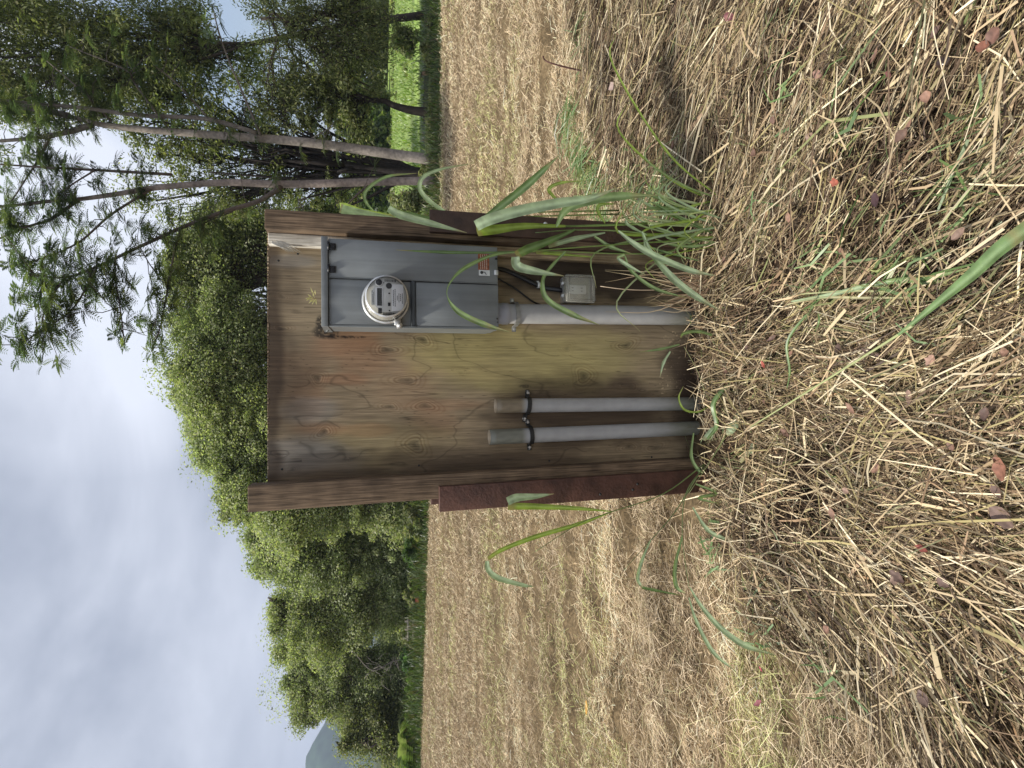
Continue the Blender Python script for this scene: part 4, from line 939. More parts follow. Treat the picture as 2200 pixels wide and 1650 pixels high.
# dry straw clump between thick conduit and right post
t = thing('dry_grass_tuft', 'dry tan grass tuft bent over between the thick conduit and the post', 'dry grass', at(1520, 620, 2.45))
for k in range(34):
    a = rng.uniform(1380, 1460) if k > 3 else 1300; yb_ = rng.uniform(585, 670)
    mb = MB(); mb.ribbon([at(1535, rng.uniform(585, 660), 2.47), at((1535 + a) / 2, yb_ + rng.uniform(-25, 15), 2.45), at(a, yb_ + rng.uniform(-30, 20), 2.46)], [.006, .005, .001], FRONT, .1, pal(1, [(.42, .28, .17), (.55, .42, .26), (.35, .22, .12)], [1, 1, 1])[0]); mb.build('blade', M_straw, t, at(1520, 620, 2.45))
mb = MB(); mb.tube(catmull([at(1500, 610, 2.46), at(1420, 622, 2.47), at(1350, 622, 2.47), at(1290, 615, 2.5)], 5), .0022, 6, col=(.42, .32, .22)); mb.build('stem', M_straw, t, at(1520, 620, 2.45))
# yellowish sprout rooted on the cabinet's top
s0 = at(690, 642, 2.53)
t = thing('seedling', 'tiny yellow fern-like seedling growing on top of the cabinet', 'seedling', s0)
mb = MB(); mb.tube([at(690, 642, 2.53), at(677, 641, 2.53), at(666, 640, 2.53)], .0012, 5, col=(.3, .2, .1)); mb.build('stem', M_grass, t, s0)
for (a, b, c_, d) in ((676, 640, 672, 628), (672, 640, 661, 632), (672, 641, 655, 641), (674, 643, 663, 652), (679, 642, 670, 655), (675, 634, 667, 617), (680, 644, 680, 655), (678, 633, 677, 622), (668, 640, 658, 646)):
    mb = MB(); mb.ribbon([at(a, b, 2.53), at((a + c_) / 2 - 1, (b + d) / 2, 2.52), at(c_, d, 2.52)], [.001, .0075, .001], FRONT, .2, (.50, .43, .20)); mb.build('leaf', M_grass, t, s0)

# ------------------------------------------------------------------ fallen leaves in the hay
def fallen(x, y, ln, wdt, col, th, label, group=None, curl=.3):
    ln, wdt = ln * .92, wdt * .92; col = np.array(col) * .8 + .02
    g = gnd(x, y, .075); z = float(hgt(g[0], g[1])) + .088; g = gnd(x, y, z)
    d = np.array([math.cos(th), math.sin(th), rng.normal(0, .15)]); s = np.array([-math.sin(th), math.cos(th), rng.normal(0, .2)])
    n = 7; V = []; Fc = []; C = []
    for i in range(n):
        t = i / (n - 1); w = wdt * math.sin(math.pi * min(1, t * .95 + .03)) ** .8 * (1 + .12 * rng.standard_normal())
        cpt = d * (t - .5) * ln + np.array([0, 0, 1]) * curl * ln * (t - .5) ** 2 * 1.2
        for k in (-1, -.5, 0, .5, 1): V.append(cpt + s * w * .5 * k + np.array([0, 0, 1]) * curl * w * k * k * .6); C.append(np.array(col) * (.8 + .4 * rng.random()) * (1.15 if k == 0 else 1))
    for i in range(n - 1):
        for k in range(4): Fc.append((i * 5 + k, i * 5 + k + 1, i * 5 + 6 + k, i * 5 + 5 + k))
    mb = MB(); mb.add(V, Fc, np.clip(C, 0, 1), True); o = mb.build('fallen_leaf', M_dry); o.location = tuple(g); tag(o, label, 'fallen leaf', group); return o
FL = [(1794, 392, .038, .030, (.36, .095, .055), 1.2, 'small red-orange fallen leaf lying flat on the hay'),
      (1882, 430, .052, .028, (.06, .022, .024), .2, 'glossy dark maroon pod-shaped leaf on the hay'),
      (1570, 38, .075, .045, (.20, .06, .07), .9, 'purple-red fallen leaf near the hay ridge beyond the others'),
      (1316, 185, .060, .055, (.36, .26, .22), .3, 'pale grayish-pink dry leaf in the dark gap behind the ridge'),
      (2113, 100, .055, .030, (.26, .10, .06), 1.1, 'upright russet leaf beside the dark seed pod'),
      (2135, 78, .045, .035, (.17, .08, .055), 2.0, 'round dull brown leaf next to the russet one'),
      (1640, 783, .035, .018, (.42, .09, .06), .3, 'small narrow red leaf in front of the plywood'),
      (2001, 776, .042, .032, (.36, .21, .15), 2.6, 'pinkish tan oval leaf below the long stalk'),
      (1262, 1520, .11, .05, (.60, .33, .05), .15, 'yellow-orange fallen leaf on the pale stubble field'),
      (1635, 1437, .025, .018, (.40, .06, .09), 1.0, 'tiny crimson leaf at the left edge of the hay'),
      (1630, 1510, .075, .024, (.24, .07, .08), 2.3, 'long maroon leaf beside the crimson one'),
      (1981, 1178, .040, .020, (.20, .035, .02), 1.4, 'dark blood-red leaf standing on edge in the hay'),
      (2150, 1005, .070, .040, (.30, .13, .08), .3, 'big torn reddish brown leaf at the near hay'),
      (2155, 1110, .075, .055, (.22, .14, .11), 1.0, 'wide dull mauve-brown leaf under a bent straw'),
      (1985, 1500, .05, .04, (.16, .10, .08), .7, 'dark mottled leaf among the deep hay clumps'),
      (1910, 160, .04, .02, (.17, .06, .05), .8, 'small curled dull red leaf on the sloping hay'),
      (1758, 160, .045, .03, (.34, .19, .14), .8, 'folded pinkish leaf with a dark hole beside it')]
for a in FL: fallen(*a)
cand = [(1660, 260), (1740, 300), (1880, 118), (2010, 70), (1990, 210), (1940, 290), (1950, 270), (1490, 370), (1810, 540), (1560, 800), (1605, 745), (1660, 730), (1800, 750), (1870, 753), (1780, 790), (1890, 770), (1640, 860), (1830, 880), (1700, 760), (1960, 850),
        (2120, 890), (2040, 960), (1880, 1010), (1820, 1055), (1790, 1105), (1690, 930), (2025, 1250), (1920, 1250), (1930, 1235), (1740, 1280), (1780, 1350), (2140, 1050), (1560, 560), (1700, 470), (1620, 330), (1870, 600), (2060, 500), (2160, 760), (1470, 290), (1450, 310)]
for k, (a, b) in enumerate(cand):
    fallen(a + rng.uniform(-4, 4), b + rng.uniform(-4, 4), rng.uniform(.03, .055), rng.uniform(.018, .036), pal(1, [(.20, .105, .07), (.27, .15, .10), (.14, .08, .06), (.30, .19, .14)], [3, 2, 2, 1.5])[0], rng.random() * 6.3,
           'dry brown fallen leaf lying in the foreground hay', 'dry brown leaves in the hay', rng.uniform(.2, .8))
g = gnd(2030, 132, .11)
o = MB().lathe([(0.0003, -.011), (.012, -.010), (.019, -.003), (.021, .004), (.017, .011), (.008, .014), (.0003, .0145)], (0, 0, 0), 'z', 16, col=(.05, .03, .02)).build('seed_pod', plain('glossy_seed', (.045, .028, .02), .22, 0, .6, 40, .3)); o.location = tuple(g); o.rotation_euler = (.3, .4, 0); tag(o, 'glossy dark brown round seed pod lying in the hay', 'seed pod')

# ------------------------------------------------------------------ trees
def leaf_cloud(ctr, rad_, n, ll, lw, cols, wts, drop=0., up=.55, jit=.2):
    """n pointed leaves through an ellipsoid clump"""
    ctr = np.asarray(ctr); 
    d = rng.standard_normal((n, 3)); d /= np.linalg.norm(d, axis=1)[:, None]
    P = ctr + d * (rng.random(n) ** .42)[:, None] * rad_
    nrm = d * (1 - up) + np.array([0, 0, up]) + rng.normal(0, .42, (n, 3)); nrm /= np.linalg.norm(nrm, axis=1)[:, None]
    ax_ = rng.standard_normal((n, 3)) + np.array([0, 0, -drop]); ax_ -= nrm * (ax_ * nrm).sum(1)[:, None]; ax_ /= np.linalg.norm(ax_, axis=1)[:, None] + 1e-9
    b = np.cross(nrm, ax_)
    L_ = (ll * np.exp(rng.normal(0, .28, n)))[:, None]; W_ = (lw * np.exp(rng.normal(0, .25, n)))[:, None]
    V = np.stack([P - ax_ * L_ * .5, P - b * W_ * .5 - ax_ * L_ * .05, P + ax_ * L_ * .5, P + b * W_ * .5 - ax_ * L_ * .05], 1).reshape(-1, 3)
    Fc = np.arange(n * 4).reshape(n, 4); C = np.repeat(pal(n, cols, wts, jit), 4, axis=0)
    return V, Fc, C
def bez(a, b, n=6, sag=.0, wob=.0):
    a = np.array(a, float); b = np.array(b, float); t = np.linspace(0, 1, n)[:, None]
    P = a + (b - a) * t; P[:, 2] += sag * np.sin(t[:, 0] * math.pi); P[1:-1] += rng.normal(0, wob, (n - 2, 3)); return P
def tree(name, label, trunk, r0, lobes, n_leaf, ll, lw, cols, wts, bark, cl_r=.5, cl_n=None, drop=.0, up=.55, group=None, limbs=True, droopy=False, gapf=1.0, extra=(), fill=.22, tv=.5):
    """trunk: world points; lobes: (px x, px y, rx, ry, Y) ellipses of the crown as seen in the photo, each given real depth"""
    base = np.array(trunk[0]); t = thing(name, label, 'tree', base, group=group)
    mb = MB(); P = catmull(trunk, 5); mb.tube(P, np.linspace(r0, r0 * .35, len(P)), 10, col=np.array(bark))
    for (pts, ra, rb) in extra: Q = catmull(pts, 4); mb.tube(Q, np.linspace(ra, rb, len(Q)), 7, col=np.array(bark))
    parts_ = []; vols = []; W_ = []
    for (x, y, rx, ry, Yd) in lobes:
        c_ = at(x, y, Yd); k = Yd / F; W_.append((c_, ry * k, rx * k)); vols.append(rx * ry * k * k)
    tot = sum(vols)
    for (c_, rh, rv), vv in zip(W_, vols):
        nl = max(60, int(n_leaf * vv / tot)); rd = (rh + rv) * .5
        nc = cl_n or max(6, int(2.3 * vv / (cl_r ** 2) * gapf)); nc = min(nc, 260)
        d = rng.standard_normal((nc, 3)); d /= np.linalg.norm(d, axis=1)[:, None]
        s = (rng.random(nc) ** .38)[:, None]
        cc_ = c_ + d * s * np.array([rh, rd * .9, rv]) * rng.uniform(.75, 1.2, (nc, 1))
        cc_[:, 2] = np.maximum(cc_[:, 2], .25)
        sz = cl_r * np.exp(rng.normal(0, .45, nc)) * (1.15 - .5 * s[:, 0] ** 3)
        wn = sz ** 2; wn = wn / wn.sum()
        for q, z_, w in zip(cc_, sz, wn):
            m = max(6, int(nl * w)); rr = np.array([z_, z_, z_ * (1.3 if droopy else .62)]) * rng.uniform(.8, 1.5, 3)
            tone = 1 + tv * (rng.random() - .5)
            v, f_, c2 = leaf_cloud(q, rr, m, ll, lw, cols, wts, drop, up); parts_.append((v, f_, np.clip(c2 * tone, 0, 1)))
        m = int(nl * fill); d = rng.standard_normal((m, 3)); d /= np.linalg.norm(d, axis=1)[:, None]   # leaves between the clumps
        sp = c_ + d * (rng.random(m) ** .36)[:, None] * np.array([rh, rd * .9, rv]) * (.48 + .62 * vnoise(d[:, 0] * 2.2 + d[:, 1], d[:, 2] * 2.2 + 3 * d[:, 1], int(abs(x + y))))[:, None]
        v, f_, c2 = leaf_cloud(np.zeros(3), np.zeros(3) + .05, m, ll, lw, cols, wts, drop, up); v = v + np.repeat(sp, 4, axis=0); parts_.append((v, f_, np.clip(c2 * .95, 0, 1)))
        if limbs:
            jn = P[int(len(P) * .45):]
            sel = rng.choice(nc, min(nc, 12), replace=False)
            hub = P[min(len(P) - 1, int(len(P) * rng.uniform(.6, .98)))]
            main = bez(hub, c_ + np.array([0, 0, -.2 * rv]), 6, .15, .12); mb.tube(main, np.linspace(r0 * .42, r0 * .16, 6), 6, col=np.array(bark))
            for q in sel:
                br = bez(main[rng.integers(1, 6)], cc_[q], 6, .1, .10); mb.tube(br, np.linspace(r0 * .15, .008, 6), 5, col=np.array(bark))
    mb.build('trunk', M_bark, t, base)
    V, Fc, C = join(parts_); mesh_obj('crown', V - base, Fc, M_leaf, t, C=C)
    return t
LG = [(.245, .285, .135), (.31, .345, .175), (.39, .415, .24), (.165, .20, .095), (.41, .41, .24)]
LY = [(.32, .355, .15), (.39, .41, .20), (.24, .275, .115), (.43, .41, .22)]
DG = [(.15, .17, .07), (.20, .22, .09), (.095, .115, .05), (.27, .28, .115), (.29, .275, .12)]
BK = (.075, .06, .05)
def tk(x, y, Y, top, lean=.0):
    b = at(x, y, Y); b[2] = float(hgt(b[0], b[1])) - .05; e = at(top[0], top[1], Y); return [b, b + (e - b) * .35 + np.array([rng.normal(0, .15), 0, 0]), b + (e - b) * .7 + np.array([rng.normal(0, .15), 0, 0]), e]
ROW = 'row of leafy trees along the far edge of the field'
rows_def = [
 ('dark leafy tree at the end of the row in front of the mountain', (905, 1590), 22, (760, 1590), [(785, 1580, 55, 38, 22), (840, 1555, 45, 50, 22), (845, 1605, 30, 26, 21.5)], 9000, DG),
 ('tree with a ragged overhanging top next to the mountain gap', (905, 1500), 23, (680, 1510), [(660, 1525, 38, 40, 23), (700, 1480, 75, 60, 23), (780, 1500, 80, 70, 23), (650, 1470, 28, 45, 23.2)], 15000, DG + LG),
 ('tree hung with gray dead twigs in the middle of its crown', (900, 1420), 22.5, (680, 1420), [(655, 1420, 42, 45, 22.5), (720, 1410, 90, 70, 22.5), (800, 1440, 70, 60, 22.6)], 16000, LG),
 ('round bright green tree with yellow-green patches, beyond the red tub', (900, 1310), 21.5, (650, 1310), [(640, 1310, 60, 62, 21.5), (700, 1340, 100, 75, 21.2), (760, 1290, 100, 75, 21.7), (596, 1315, 22, 30, 21.5), (830, 1300, 50, 70, 21.5)], 20000, LG + LY),
 ('broad green tree left of the board, with dark hollows below', (905, 1200), 21, (620, 1200), [(600, 1190, 70, 75, 21), (690, 1200, 110, 80, 20.8), (780, 1180, 90, 85, 21), (560, 1150, 35, 50, 21)], 21000, LG),
 ('tall green tree directly behind the left post', (912, 1080), 19.5, (560, 1070), [(560, 1070, 82, 70, 19.5), (660, 1090, 100, 80, 19.3), (760, 1080, 100, 75, 19.6), (500, 1060, 30, 50, 19.5), (840, 1090, 45, 70, 19.4)], 21000, LG + LY),
 ('pale green tree rising above the left end of the plywood', (915, 960), 20, (480, 960), [(490, 960, 80, 62, 20), (450, 930, 45, 55, 20), (580, 960, 110, 80, 20), (720, 960, 90, 80, 20)], 18000, LG),
 ('tallest yellowish tree rising above the middle of the plywood', (915, 850), 19, (460, 850), [(450, 850, 66, 70, 19), (420, 800, 40, 50, 19), (540, 840, 90, 90, 19), (480, 900, 50, 40, 19.2), (670, 850, 80, 80, 19.2), (780, 850, 80, 80, 19.2)], 23000, LY + LG),
 ('leafy tree behind the cabinet end of the plywood top', (915, 730), 19.5, (450, 740), [(460, 740, 80, 75, 19.5), (540, 720, 90, 80, 19.5), (660, 730, 80, 80, 19.6), (770, 740, 80, 80, 19.6)], 22000, LG),
 ('gray-green tree behind the right post top, partly hidden by feathery twigs', (915, 600), 20.5, (430, 620), [(440, 640, 80, 70, 20.5), (480, 560, 95, 80, 20.8), (400, 560, 50, 60, 20.5), (540, 490, 70, 60, 20.6), (470, 470, 70, 50, 21), (650, 560, 90, 90, 20.6), (770, 560, 80, 90, 20.6), (700, 470, 70, 50, 21)], 27000, LG + DG),
]
r_ = np.random.default_rng(5)
for (lab_, bpx, Y, tp, lobes, nl, cols) in rows_def:
    tree('leafy_tree', lab_, tk(bpx[0], bpx[1], Y, tp), .20, lobes + [(l_[0] - l_[2] * r_.uniform(.3, .95), l_[1] + l_[3] * r_.uniform(-1, 1), l_[2] * r_.uniform(.2, .4), l_[3] * r_.uniform(.25, .5), l_[4] + r_.uniform(-.6, .6)) for l_ in lobes for _q in range(2)] + [(860, bpx[1], 45, 70, Y + .3)], int(nl * 3.6), .080, .046, cols, [1] * len(cols), BK, cl_r=.33, group=ROW, gapf=1.6, fill=.75, tv=.28)
# big dark trees on the right
tree('dark_tree', 'tall dark tree whose crown fills the top of the view at the far right', tk(905, 30, 17.5, (300, 120)), .11,
     [(60, 90, 110, 110, 17), (160, 60, 110, 90, 17.5), (260, 130, 110, 90, 17), (330, 50, 90, 70, 17.6), (90, 220, 90, 60, 17.2), (220, 200, 90, 60, 17.4), (400, 60, 70, 70, 17.5), (-60, 120, 90, 160, 17), (350, 170, 90, 70, 17.8), (20, 30, 90, 60, 18), (440, 140, 60, 50, 18), (530, 130, 50, 50, 17.8)], 62000, .12, .034, DG, [3, 3, 2, 1.5, 1], BK, cl_r=.30, drop=1.2, gapf=.85, up=.4, fill=.12, droopy=True)
tree('dark_tree', 'dark drooping tree with fine hanging sprays above the green meadow', tk(925, -40, 16.0, (560, 40)), .12,
     [(620, 60, 80, 100, 16), (690, 30, 110, 90, 15.8), (650, 170, 100, 70, 16.4), (730, 110, 100, 80, 16.2), (760, 20, 90, 60, 16), (800, 110, 60, 50, 15.8), (815, 50, 50, 40, 15.8), (790, 190, 50, 40, 16.3), (600, 250, 60, 60, 16.6), (560, 20, 50, 30, 16.6)], 26000, .085, .030, DG, [3, 3, 3, 1, 1], BK, cl_r=.24, drop=1.5, up=.35, droopy=True, gapf=.55, fill=.08)
trk = [at(938, 243, 16.2), at(885, 237, 16.2), at(850, 228, 16.2), at(815, 215, 16.3), at(740, 215, 16.4)]; trk[0][2] = float(hgt(trk[0][0], trk[0][1])) - .05
tree('dark_tree', 'small leaning tree with a crooked dark trunk standing before the meadow', trk, .13,
     [(740, 215, 60, 70, 16.4), (690, 250, 50, 60, 16.6), (775, 280, 30, 40, 16.4), (650, 200, 50, 60, 16.8), (700, 170, 50, 40, 17)], 9000, .11, .045, DG, [3, 3, 2, 1, 1], (.035, .028, .022), cl_r=.24, gapf=.6, fill=.1)
st_ = at(905, 372, 17.0); st_[2] = float(hgt(st_[0], st_[1])) - .05
ex = []
for (a, b), (c_, d_), (e, f_) in [((830, 340), (700, 280), (560, 170)), ((820, 350), (690, 300), (520, 215)), ((840, 360), (720, 330), (560, 270)), ((800, 350), (640, 310), (480, 240)), ((830, 372), (700, 365), (520, 340)), ((840, 385), (760, 400), (640, 430)), ((860, 350), (780, 300), (700, 260)), ((830, 380), (660, 385), (450, 370)), ((850, 395), (790, 425), (730, 450)), ((820, 345), (600, 320), (400, 290))]:
    ex.append(([st_, at(a, b, 17), at(c_, d_, 17), at(e, f_, 17)], .075, .02))
tree('dark_tree', 'many-stemmed dark tree fanning up behind the two pale trunks', [st_, at(850, 368, 17), at(800, 362, 17), at(700, 352, 17)], .17,
     [(480, 240, 90, 80, 17.2), (560, 300, 90, 70, 17.4), (400, 330, 90, 80, 17.4), (640, 400, 70, 60, 17.5), (700, 330, 60, 60, 17.6), (480, 420, 70, 60, 17.6), (580, 200, 60, 60, 17), (330, 260, 70, 60, 17.2), (450, 330, 90, 70, 18), (540, 400, 80, 70, 18.4), (620, 320, 80, 60, 18), (380, 210, 70, 60, 17.6), (700, 420, 60, 40, 18), (320, 430, 60, 40, 18), (780, 400, 50, 40, 18.5)], 30000, .10, .042, DG + [(.12, .14, .04)], [3, 3, 2, 1.5, 1, 1], (.03, .025, .022), cl_r=.28, gapf=.6, extra=ex, fill=.10)
# trees on the far side of the meadow
for k, (x, y, rx, ry, Y) in enumerate([(770, 30, 60, 60, 50), (745, 140, 65, 60, 52), (760, 250, 60, 50, 47), (790, 330, 50, 42, 44), (770, 410, 60, 40, 46), (700, 330, 70, 80, 56), (660, 200, 80, 90, 58), (650, 60, 90, 90, 58)][:5]):
    lab_ = ['hazy tree across the meadow, the one nearest the right border', 'wide tree across the meadow above the leaning trunk', 'round bush-like tree at the meadow edge between the dark stems', 'pale low tree at the meadow edge beside the thick pale trunk', 'tree glimpsed across the meadow between the pale trunk and the right post', 'tall far tree behind the many-stemmed dark tree', 'tall far tree rising behind the leaning trunk', 'tall far tree high behind the drooping sprays'][k]
    b = at(850, y, Y); b[2] = .12 + .010 * max(Y - 30, 0)
    tree('meadow_tree', lab_, [b, b + (at(x, y, Y) - b) * .5, at(x, y, Y)], .25, [(x, y, rx, ry, Y), (x + rx * .5, y - ry * .4, rx * .6, ry * .8, Y), (x + rx * .5, y + ry * .5, rx * .6, ry * .7, Y + .5), (822, y, 24, ry * 1.05, Y)], 4200, .42, .26, [(.09, .13, .035), (.13, .17, .05), (.06, .09, .03), (.17, .19, .06)] if k in (3, 4, 2) else DG, [1] * (4 if k in (3, 4, 2) else 5), BK, cl_r=.9, group='trees across the meadow', limbs=False)

# ---- two pale-trunked trees with feathery leaves
def frond(P0, d, Ln, n=7, dz=.35):
    """bipinnate leaf as a feather of narrow leaflets"""
    d = d / (np.linalg.norm(d) + 1e-9); s = np.cross(d, [0, 0, 1.]); s /= np.linalg.norm(s) + 1e-9
    V = []; 
    for i in range(1, n + 1):
        t = i / n; p = P0 + d * Ln * t + np.array([0, 0, -1]) * dz * Ln * t * t
        l_ = Ln * .36 * (1.1 - .6 * abs(t - .45)); w = l_ * .26
        for sg in (-1, 1):
            e = s * sg * .85 + d * .55 + np.array([0, 0, -.25]); e /= np.linalg.norm(e); q = np.cross(e, np.cross(d, s)); q /= np.linalg.norm(q) + 1e-9
            V += [p, p + e * l_ * .5 + q * w * .5, p + e * l_, p + e * l_ * .5 - q * w * .5]
    w = Ln * .012
    V += [P0 - s * w, P0 + s * w, p + s * w * .5, p - s * w * .5]
    return V
FN = [(.085, .12, .065), (.12, .16, .085), (.17, .20, .085), (.06, .085, .045), (.21, .235, .09)]
def feather_tree(label, trunk, r, branches, seeds, bark, Yd):
    base = np.array(trunk[0]); t = thing('feathery_tree', label, 'tree', base, group=None)
    mb = MB(); P = catmull(trunk, 5)
    cb = np.array(bark)[None] * (.75 + .5 * np.random.default_rng(3).random((len(P), 1)))
    mb.tube(P, np.linspace(r[0], r[1], len(P)), 12, col=np.clip(cb, 0, 1))
    V = []; C = []
    tips = []
    for (pts, ra, rb, dens) in branches:
        Q = catmull(pts, 5); mb.tube(Q, np.linspace(ra, rb, len(Q)), 6, col=np.array(bark) * .62)
        for k in range(int(dens * 2.0)):
            u = rng.uniform(.08, 1.0) ; q = Q[int(u * (len(Q) - 1))]
            e = q + rng.normal(0, 1, 3) * np.array([.30, .30, .22]) * rng.uniform(.4, 1.3)
            mb.tube(bez(q, e, 4, .03, .03), [.011, .008, .006, .004], 4, col=np.array(bark) * .5); tips.append(e)
        tips.append(Q[-1])
    tips += list(seeds)
    for e in tips:
        tone = .75 + .5 * rng.random()
        for k in range(rng.integers(7, 13)):
            d = rng.standard_normal(3); d[2] = abs(d[2]) * .3 - .15
            v = frond(np.array(e), d, rng.uniform(.17, .31)); V += v; C += [pal(1, FN, [3, 3, 2, 2, .7])[0] * tone] * len(v)
    mb.build('trunk', M_bark, t, base)
    V = np.array(V); mesh_obj('crown', V - base, np.arange(len(V)).reshape(-1, 4), M_fern, t, C=np.clip(C, 0, 1)); return t
Yt = 15.2
def pxs(l, Y0=Yt, Y1=None): return px(l, Y0, Y1)
tr = pxs([(940, 345), (800, 325), (650, 305), (500, 293), (330, 280), (220, 268), (150, 250)]); tr[0][2] = float(hgt(tr[0][0], tr[0][1])) - .1
br = [(pxs([(150, 250), (90, 236), (0, 225), (-90, 215)]), .075, .04, 8), (pxs([(200, 268), (140, 285), (70, 297), (-30, 305)]), .07, .03, 10),
      (pxs([(550, 285), (440, 255), (300, 248), (180, 232), (60, 222), (0, 215)], 14.9), .055, .03, 14), (pxs([(110, 290), (90, 330), (70, 362), (20, 440)], 15, 14), .03, .012, 10),
      (pxs([(560, 290), (530, 220), (480, 100), (455, 10)], 15, 14.6), .035, .012, 6), (pxs([(460, 268), (380, 180), (330, 140)], 15, 14.6), .03, .012, 6), (pxs([(360, 275), (290, 180), (270, 150), (150, 100)], 15.2, 14.5), .03, .01, 8),
      (pxs([(240, 262), (180, 200), (100, 130)], 15.2, 14.6), .03, .01, 8), (pxs([(650, 308), (700, 280), (720, 260)], 15.2, 14.8), .02, .008, 3)]
feather_tree('pale thick-trunked tree with feathery leaves, forking near the top', tr, (.138, .046), br, [], (.27, .235, .20), Yt)
Yt2 = 14.6
tr = pxs([(918, 385), (800, 391), (620, 396), (500, 392), (420, 396), (330, 404), (250, 417), (170, 428), (110, 432)], Yt2); tr[0][2] = float(hgt(tr[0][0], tr[0][1])) - .1
br = [(pxs([(170, 428), (110, 470), (50, 490), (-40, 530)], Yt2, 13.6), .04, .015, 12), (pxs([(110, 432), (40, 440), (-60, 450)], Yt2), .04, .02, 8),
      (pxs([(605, 400), (560, 430), (480, 455), (400, 485), (300, 530), (210, 572), (140, 596), (60, 590)], Yt2, 12.4), .062, .014, 22),
      (pxs([(390, 488), (375, 540), (360, 620), (345, 700), (325, 755)], 13.6, 12.4), .026, .008, 15),
      (pxs([(248, 553), (248, 600), (258, 660), (268, 740)], 12.8, 11.8), .02, .008, 13),
      (pxs([(208, 573), (190, 610), (150, 670), (80, 715), (40, 745)], 12.6, 11.6), .022, .007, 16),
      (pxs([(140, 596), (110, 640), (90, 690), (100, 720)], 12.4, 11.6), .016, .006, 9),
      (pxs([(370, 375), (200, 365), (100, 360), (-40, 350)], 14.8, 14), .035, .015, 10), (pxs([(205, 365), (150, 400), (120, 430)], 14.4, 14), .02, .01, 6),
      (pxs([(330, 404), (240, 460), (170, 520), (90, 555), (20, 570)], Yt2, 12.8), .03, .01, 16), (pxs([(500, 455), (440, 480), (430, 520)], 14.2, 13.4), .014, .006, 5),
      (pxs([(790, 400), (760, 425), (735, 455)], Yt2, 14.2), .03, .012, 1), (pxs([(640, 432), (650, 445), (655, 455)], 14.2, 13.8), .01, .005, 2), (pxs([(300, 530), (330, 580), (380, 640)], 13.2, 12.6), .014, .006, 6)]
feather_tree('slimmer pale-trunked tree with a long curved branch overhanging the cabinet side', tr, (.105, .035), br, [], (.23, .19, .165), Yt2)

# ------------------------------------------------------------------ undergrowth at the field's far edge
def shrub(name, label, x, y, rx, ry, Y, n, ll, lw, cols, group=None, cat='shrub'):
    c_ = at(x, y, Y); k = Y / F; base = np.array([c_[0], c_[1], float(hgt(c_[0], c_[1]))])
    t = thing(name, label, cat, base, group=group); parts_ = []
    mb = MB(); nc = 16
    for i in range(nc):
        d = rng.standard_normal(3); d /= np.linalg.norm(d); q = c_ + d * rng.random() ** .4 * np.array([ry * k, .6 * (rx + ry) * k, rx * k]) * .85; q[2] = max(q[2], base[2] + .05)
        v, f_, c2 = leaf_cloud(q, np.array([1, 1, .8]) * rx * k * .45, n // nc, ll, lw, cols, [1] * len(cols), 0, .5); parts_.append((v, f_, c2 * rng.uniform(.75, 1.2)))
        mb.tube(bez(base + np.array([rng.normal(0, .1), rng.normal(0, .1), -.03]), q, 4, 0, .03), [.018, .014, .01, .006], 5, col=BK)
    mb.build('stem', M_bark, t, base); V, Fc, C = join(parts_); mesh_obj('foliage', V - base, Fc, M_leaf, t, C=np.clip(C, 0, 1)); return t
BG = [(.12, .20, .03), (.16, .25, .04), (.09, .15, .03), (.20, .27, .06)]
for a in [('hedge_shrub', 'bright lime green shrub under the palms at the end of the row', 885, 1628, 22, 40, 20.6, 2200, .10, .06, BG),
          ('hedge_shrub', 'low lime green hedge shrub next to the palms', 886, 1560, 18, 45, 20.6, 2200, .09, .05, BG),
          ('hedge_shrub', 'low green hedge shrub below the tree with dead twigs', 885, 1480, 17, 45, 20.4, 2200, .09, .05, BG),
          ('vine_mound', 'dark green vine-covered mound sloping down to the fallen branch', 880, 1420, 24, 40, 20.6, 2200, .10, .07, [(.05, .10, .03), (.07, .13, .04)]),
          ('hedge_shrub', 'dark leafy shrub behind the weathered rail', 880, 1350, 28, 40, 20.8, 2200, .10, .06, DG),
          ('hedge_shrub', 'dark green shrub under the red tub', 888, 1265, 24, 46, 19.4, 2600, .10, .05, DG + BG[:1]),
          ('hedge_shrub', 'green reedy shrub with pale tips left of the post', 888, 1190, 24, 42, 18.6, 2600, .16, .035, [(.08, .14, .03), (.12, .18, .05), (.05, .09, .03)]),
          ('hedge_shrub', 'dark reedy shrub just past the left post', 890, 1115, 26, 44, 18, 2600, .16, .035, DG + [(.09, .14, .04)]),
          ('hedge_shrub', 'dark shrub at the foot of the leaning trunk', 935, 270, 10, 55, 15.2, 1800, .10, .04, DG),
          ('hedge_shrub', 'dark low shrub at the field corner below the meadow', 925, 90, 22, 70, 15.2, 2600, .10, .045, DG),
          ('hedge_shrub', 'green shrub in the meadow shade at the right border', 868, 75, 34, 42, 18.5, 2200, .12, .06, DG + BG[:1]),
          ('hedge_shrub', 'shrub of low leaves between the two pale trunks', 915, 368, 16, 30, 15.6, 1500, .10, .045, DG),
          ('hedge_shrub', 'leafy shrub seen between the slim pale trunk and the right post', 880, 432, 40, 30, 16.5, 2200, .12, .055, DG + LG)]: shrub(*a)
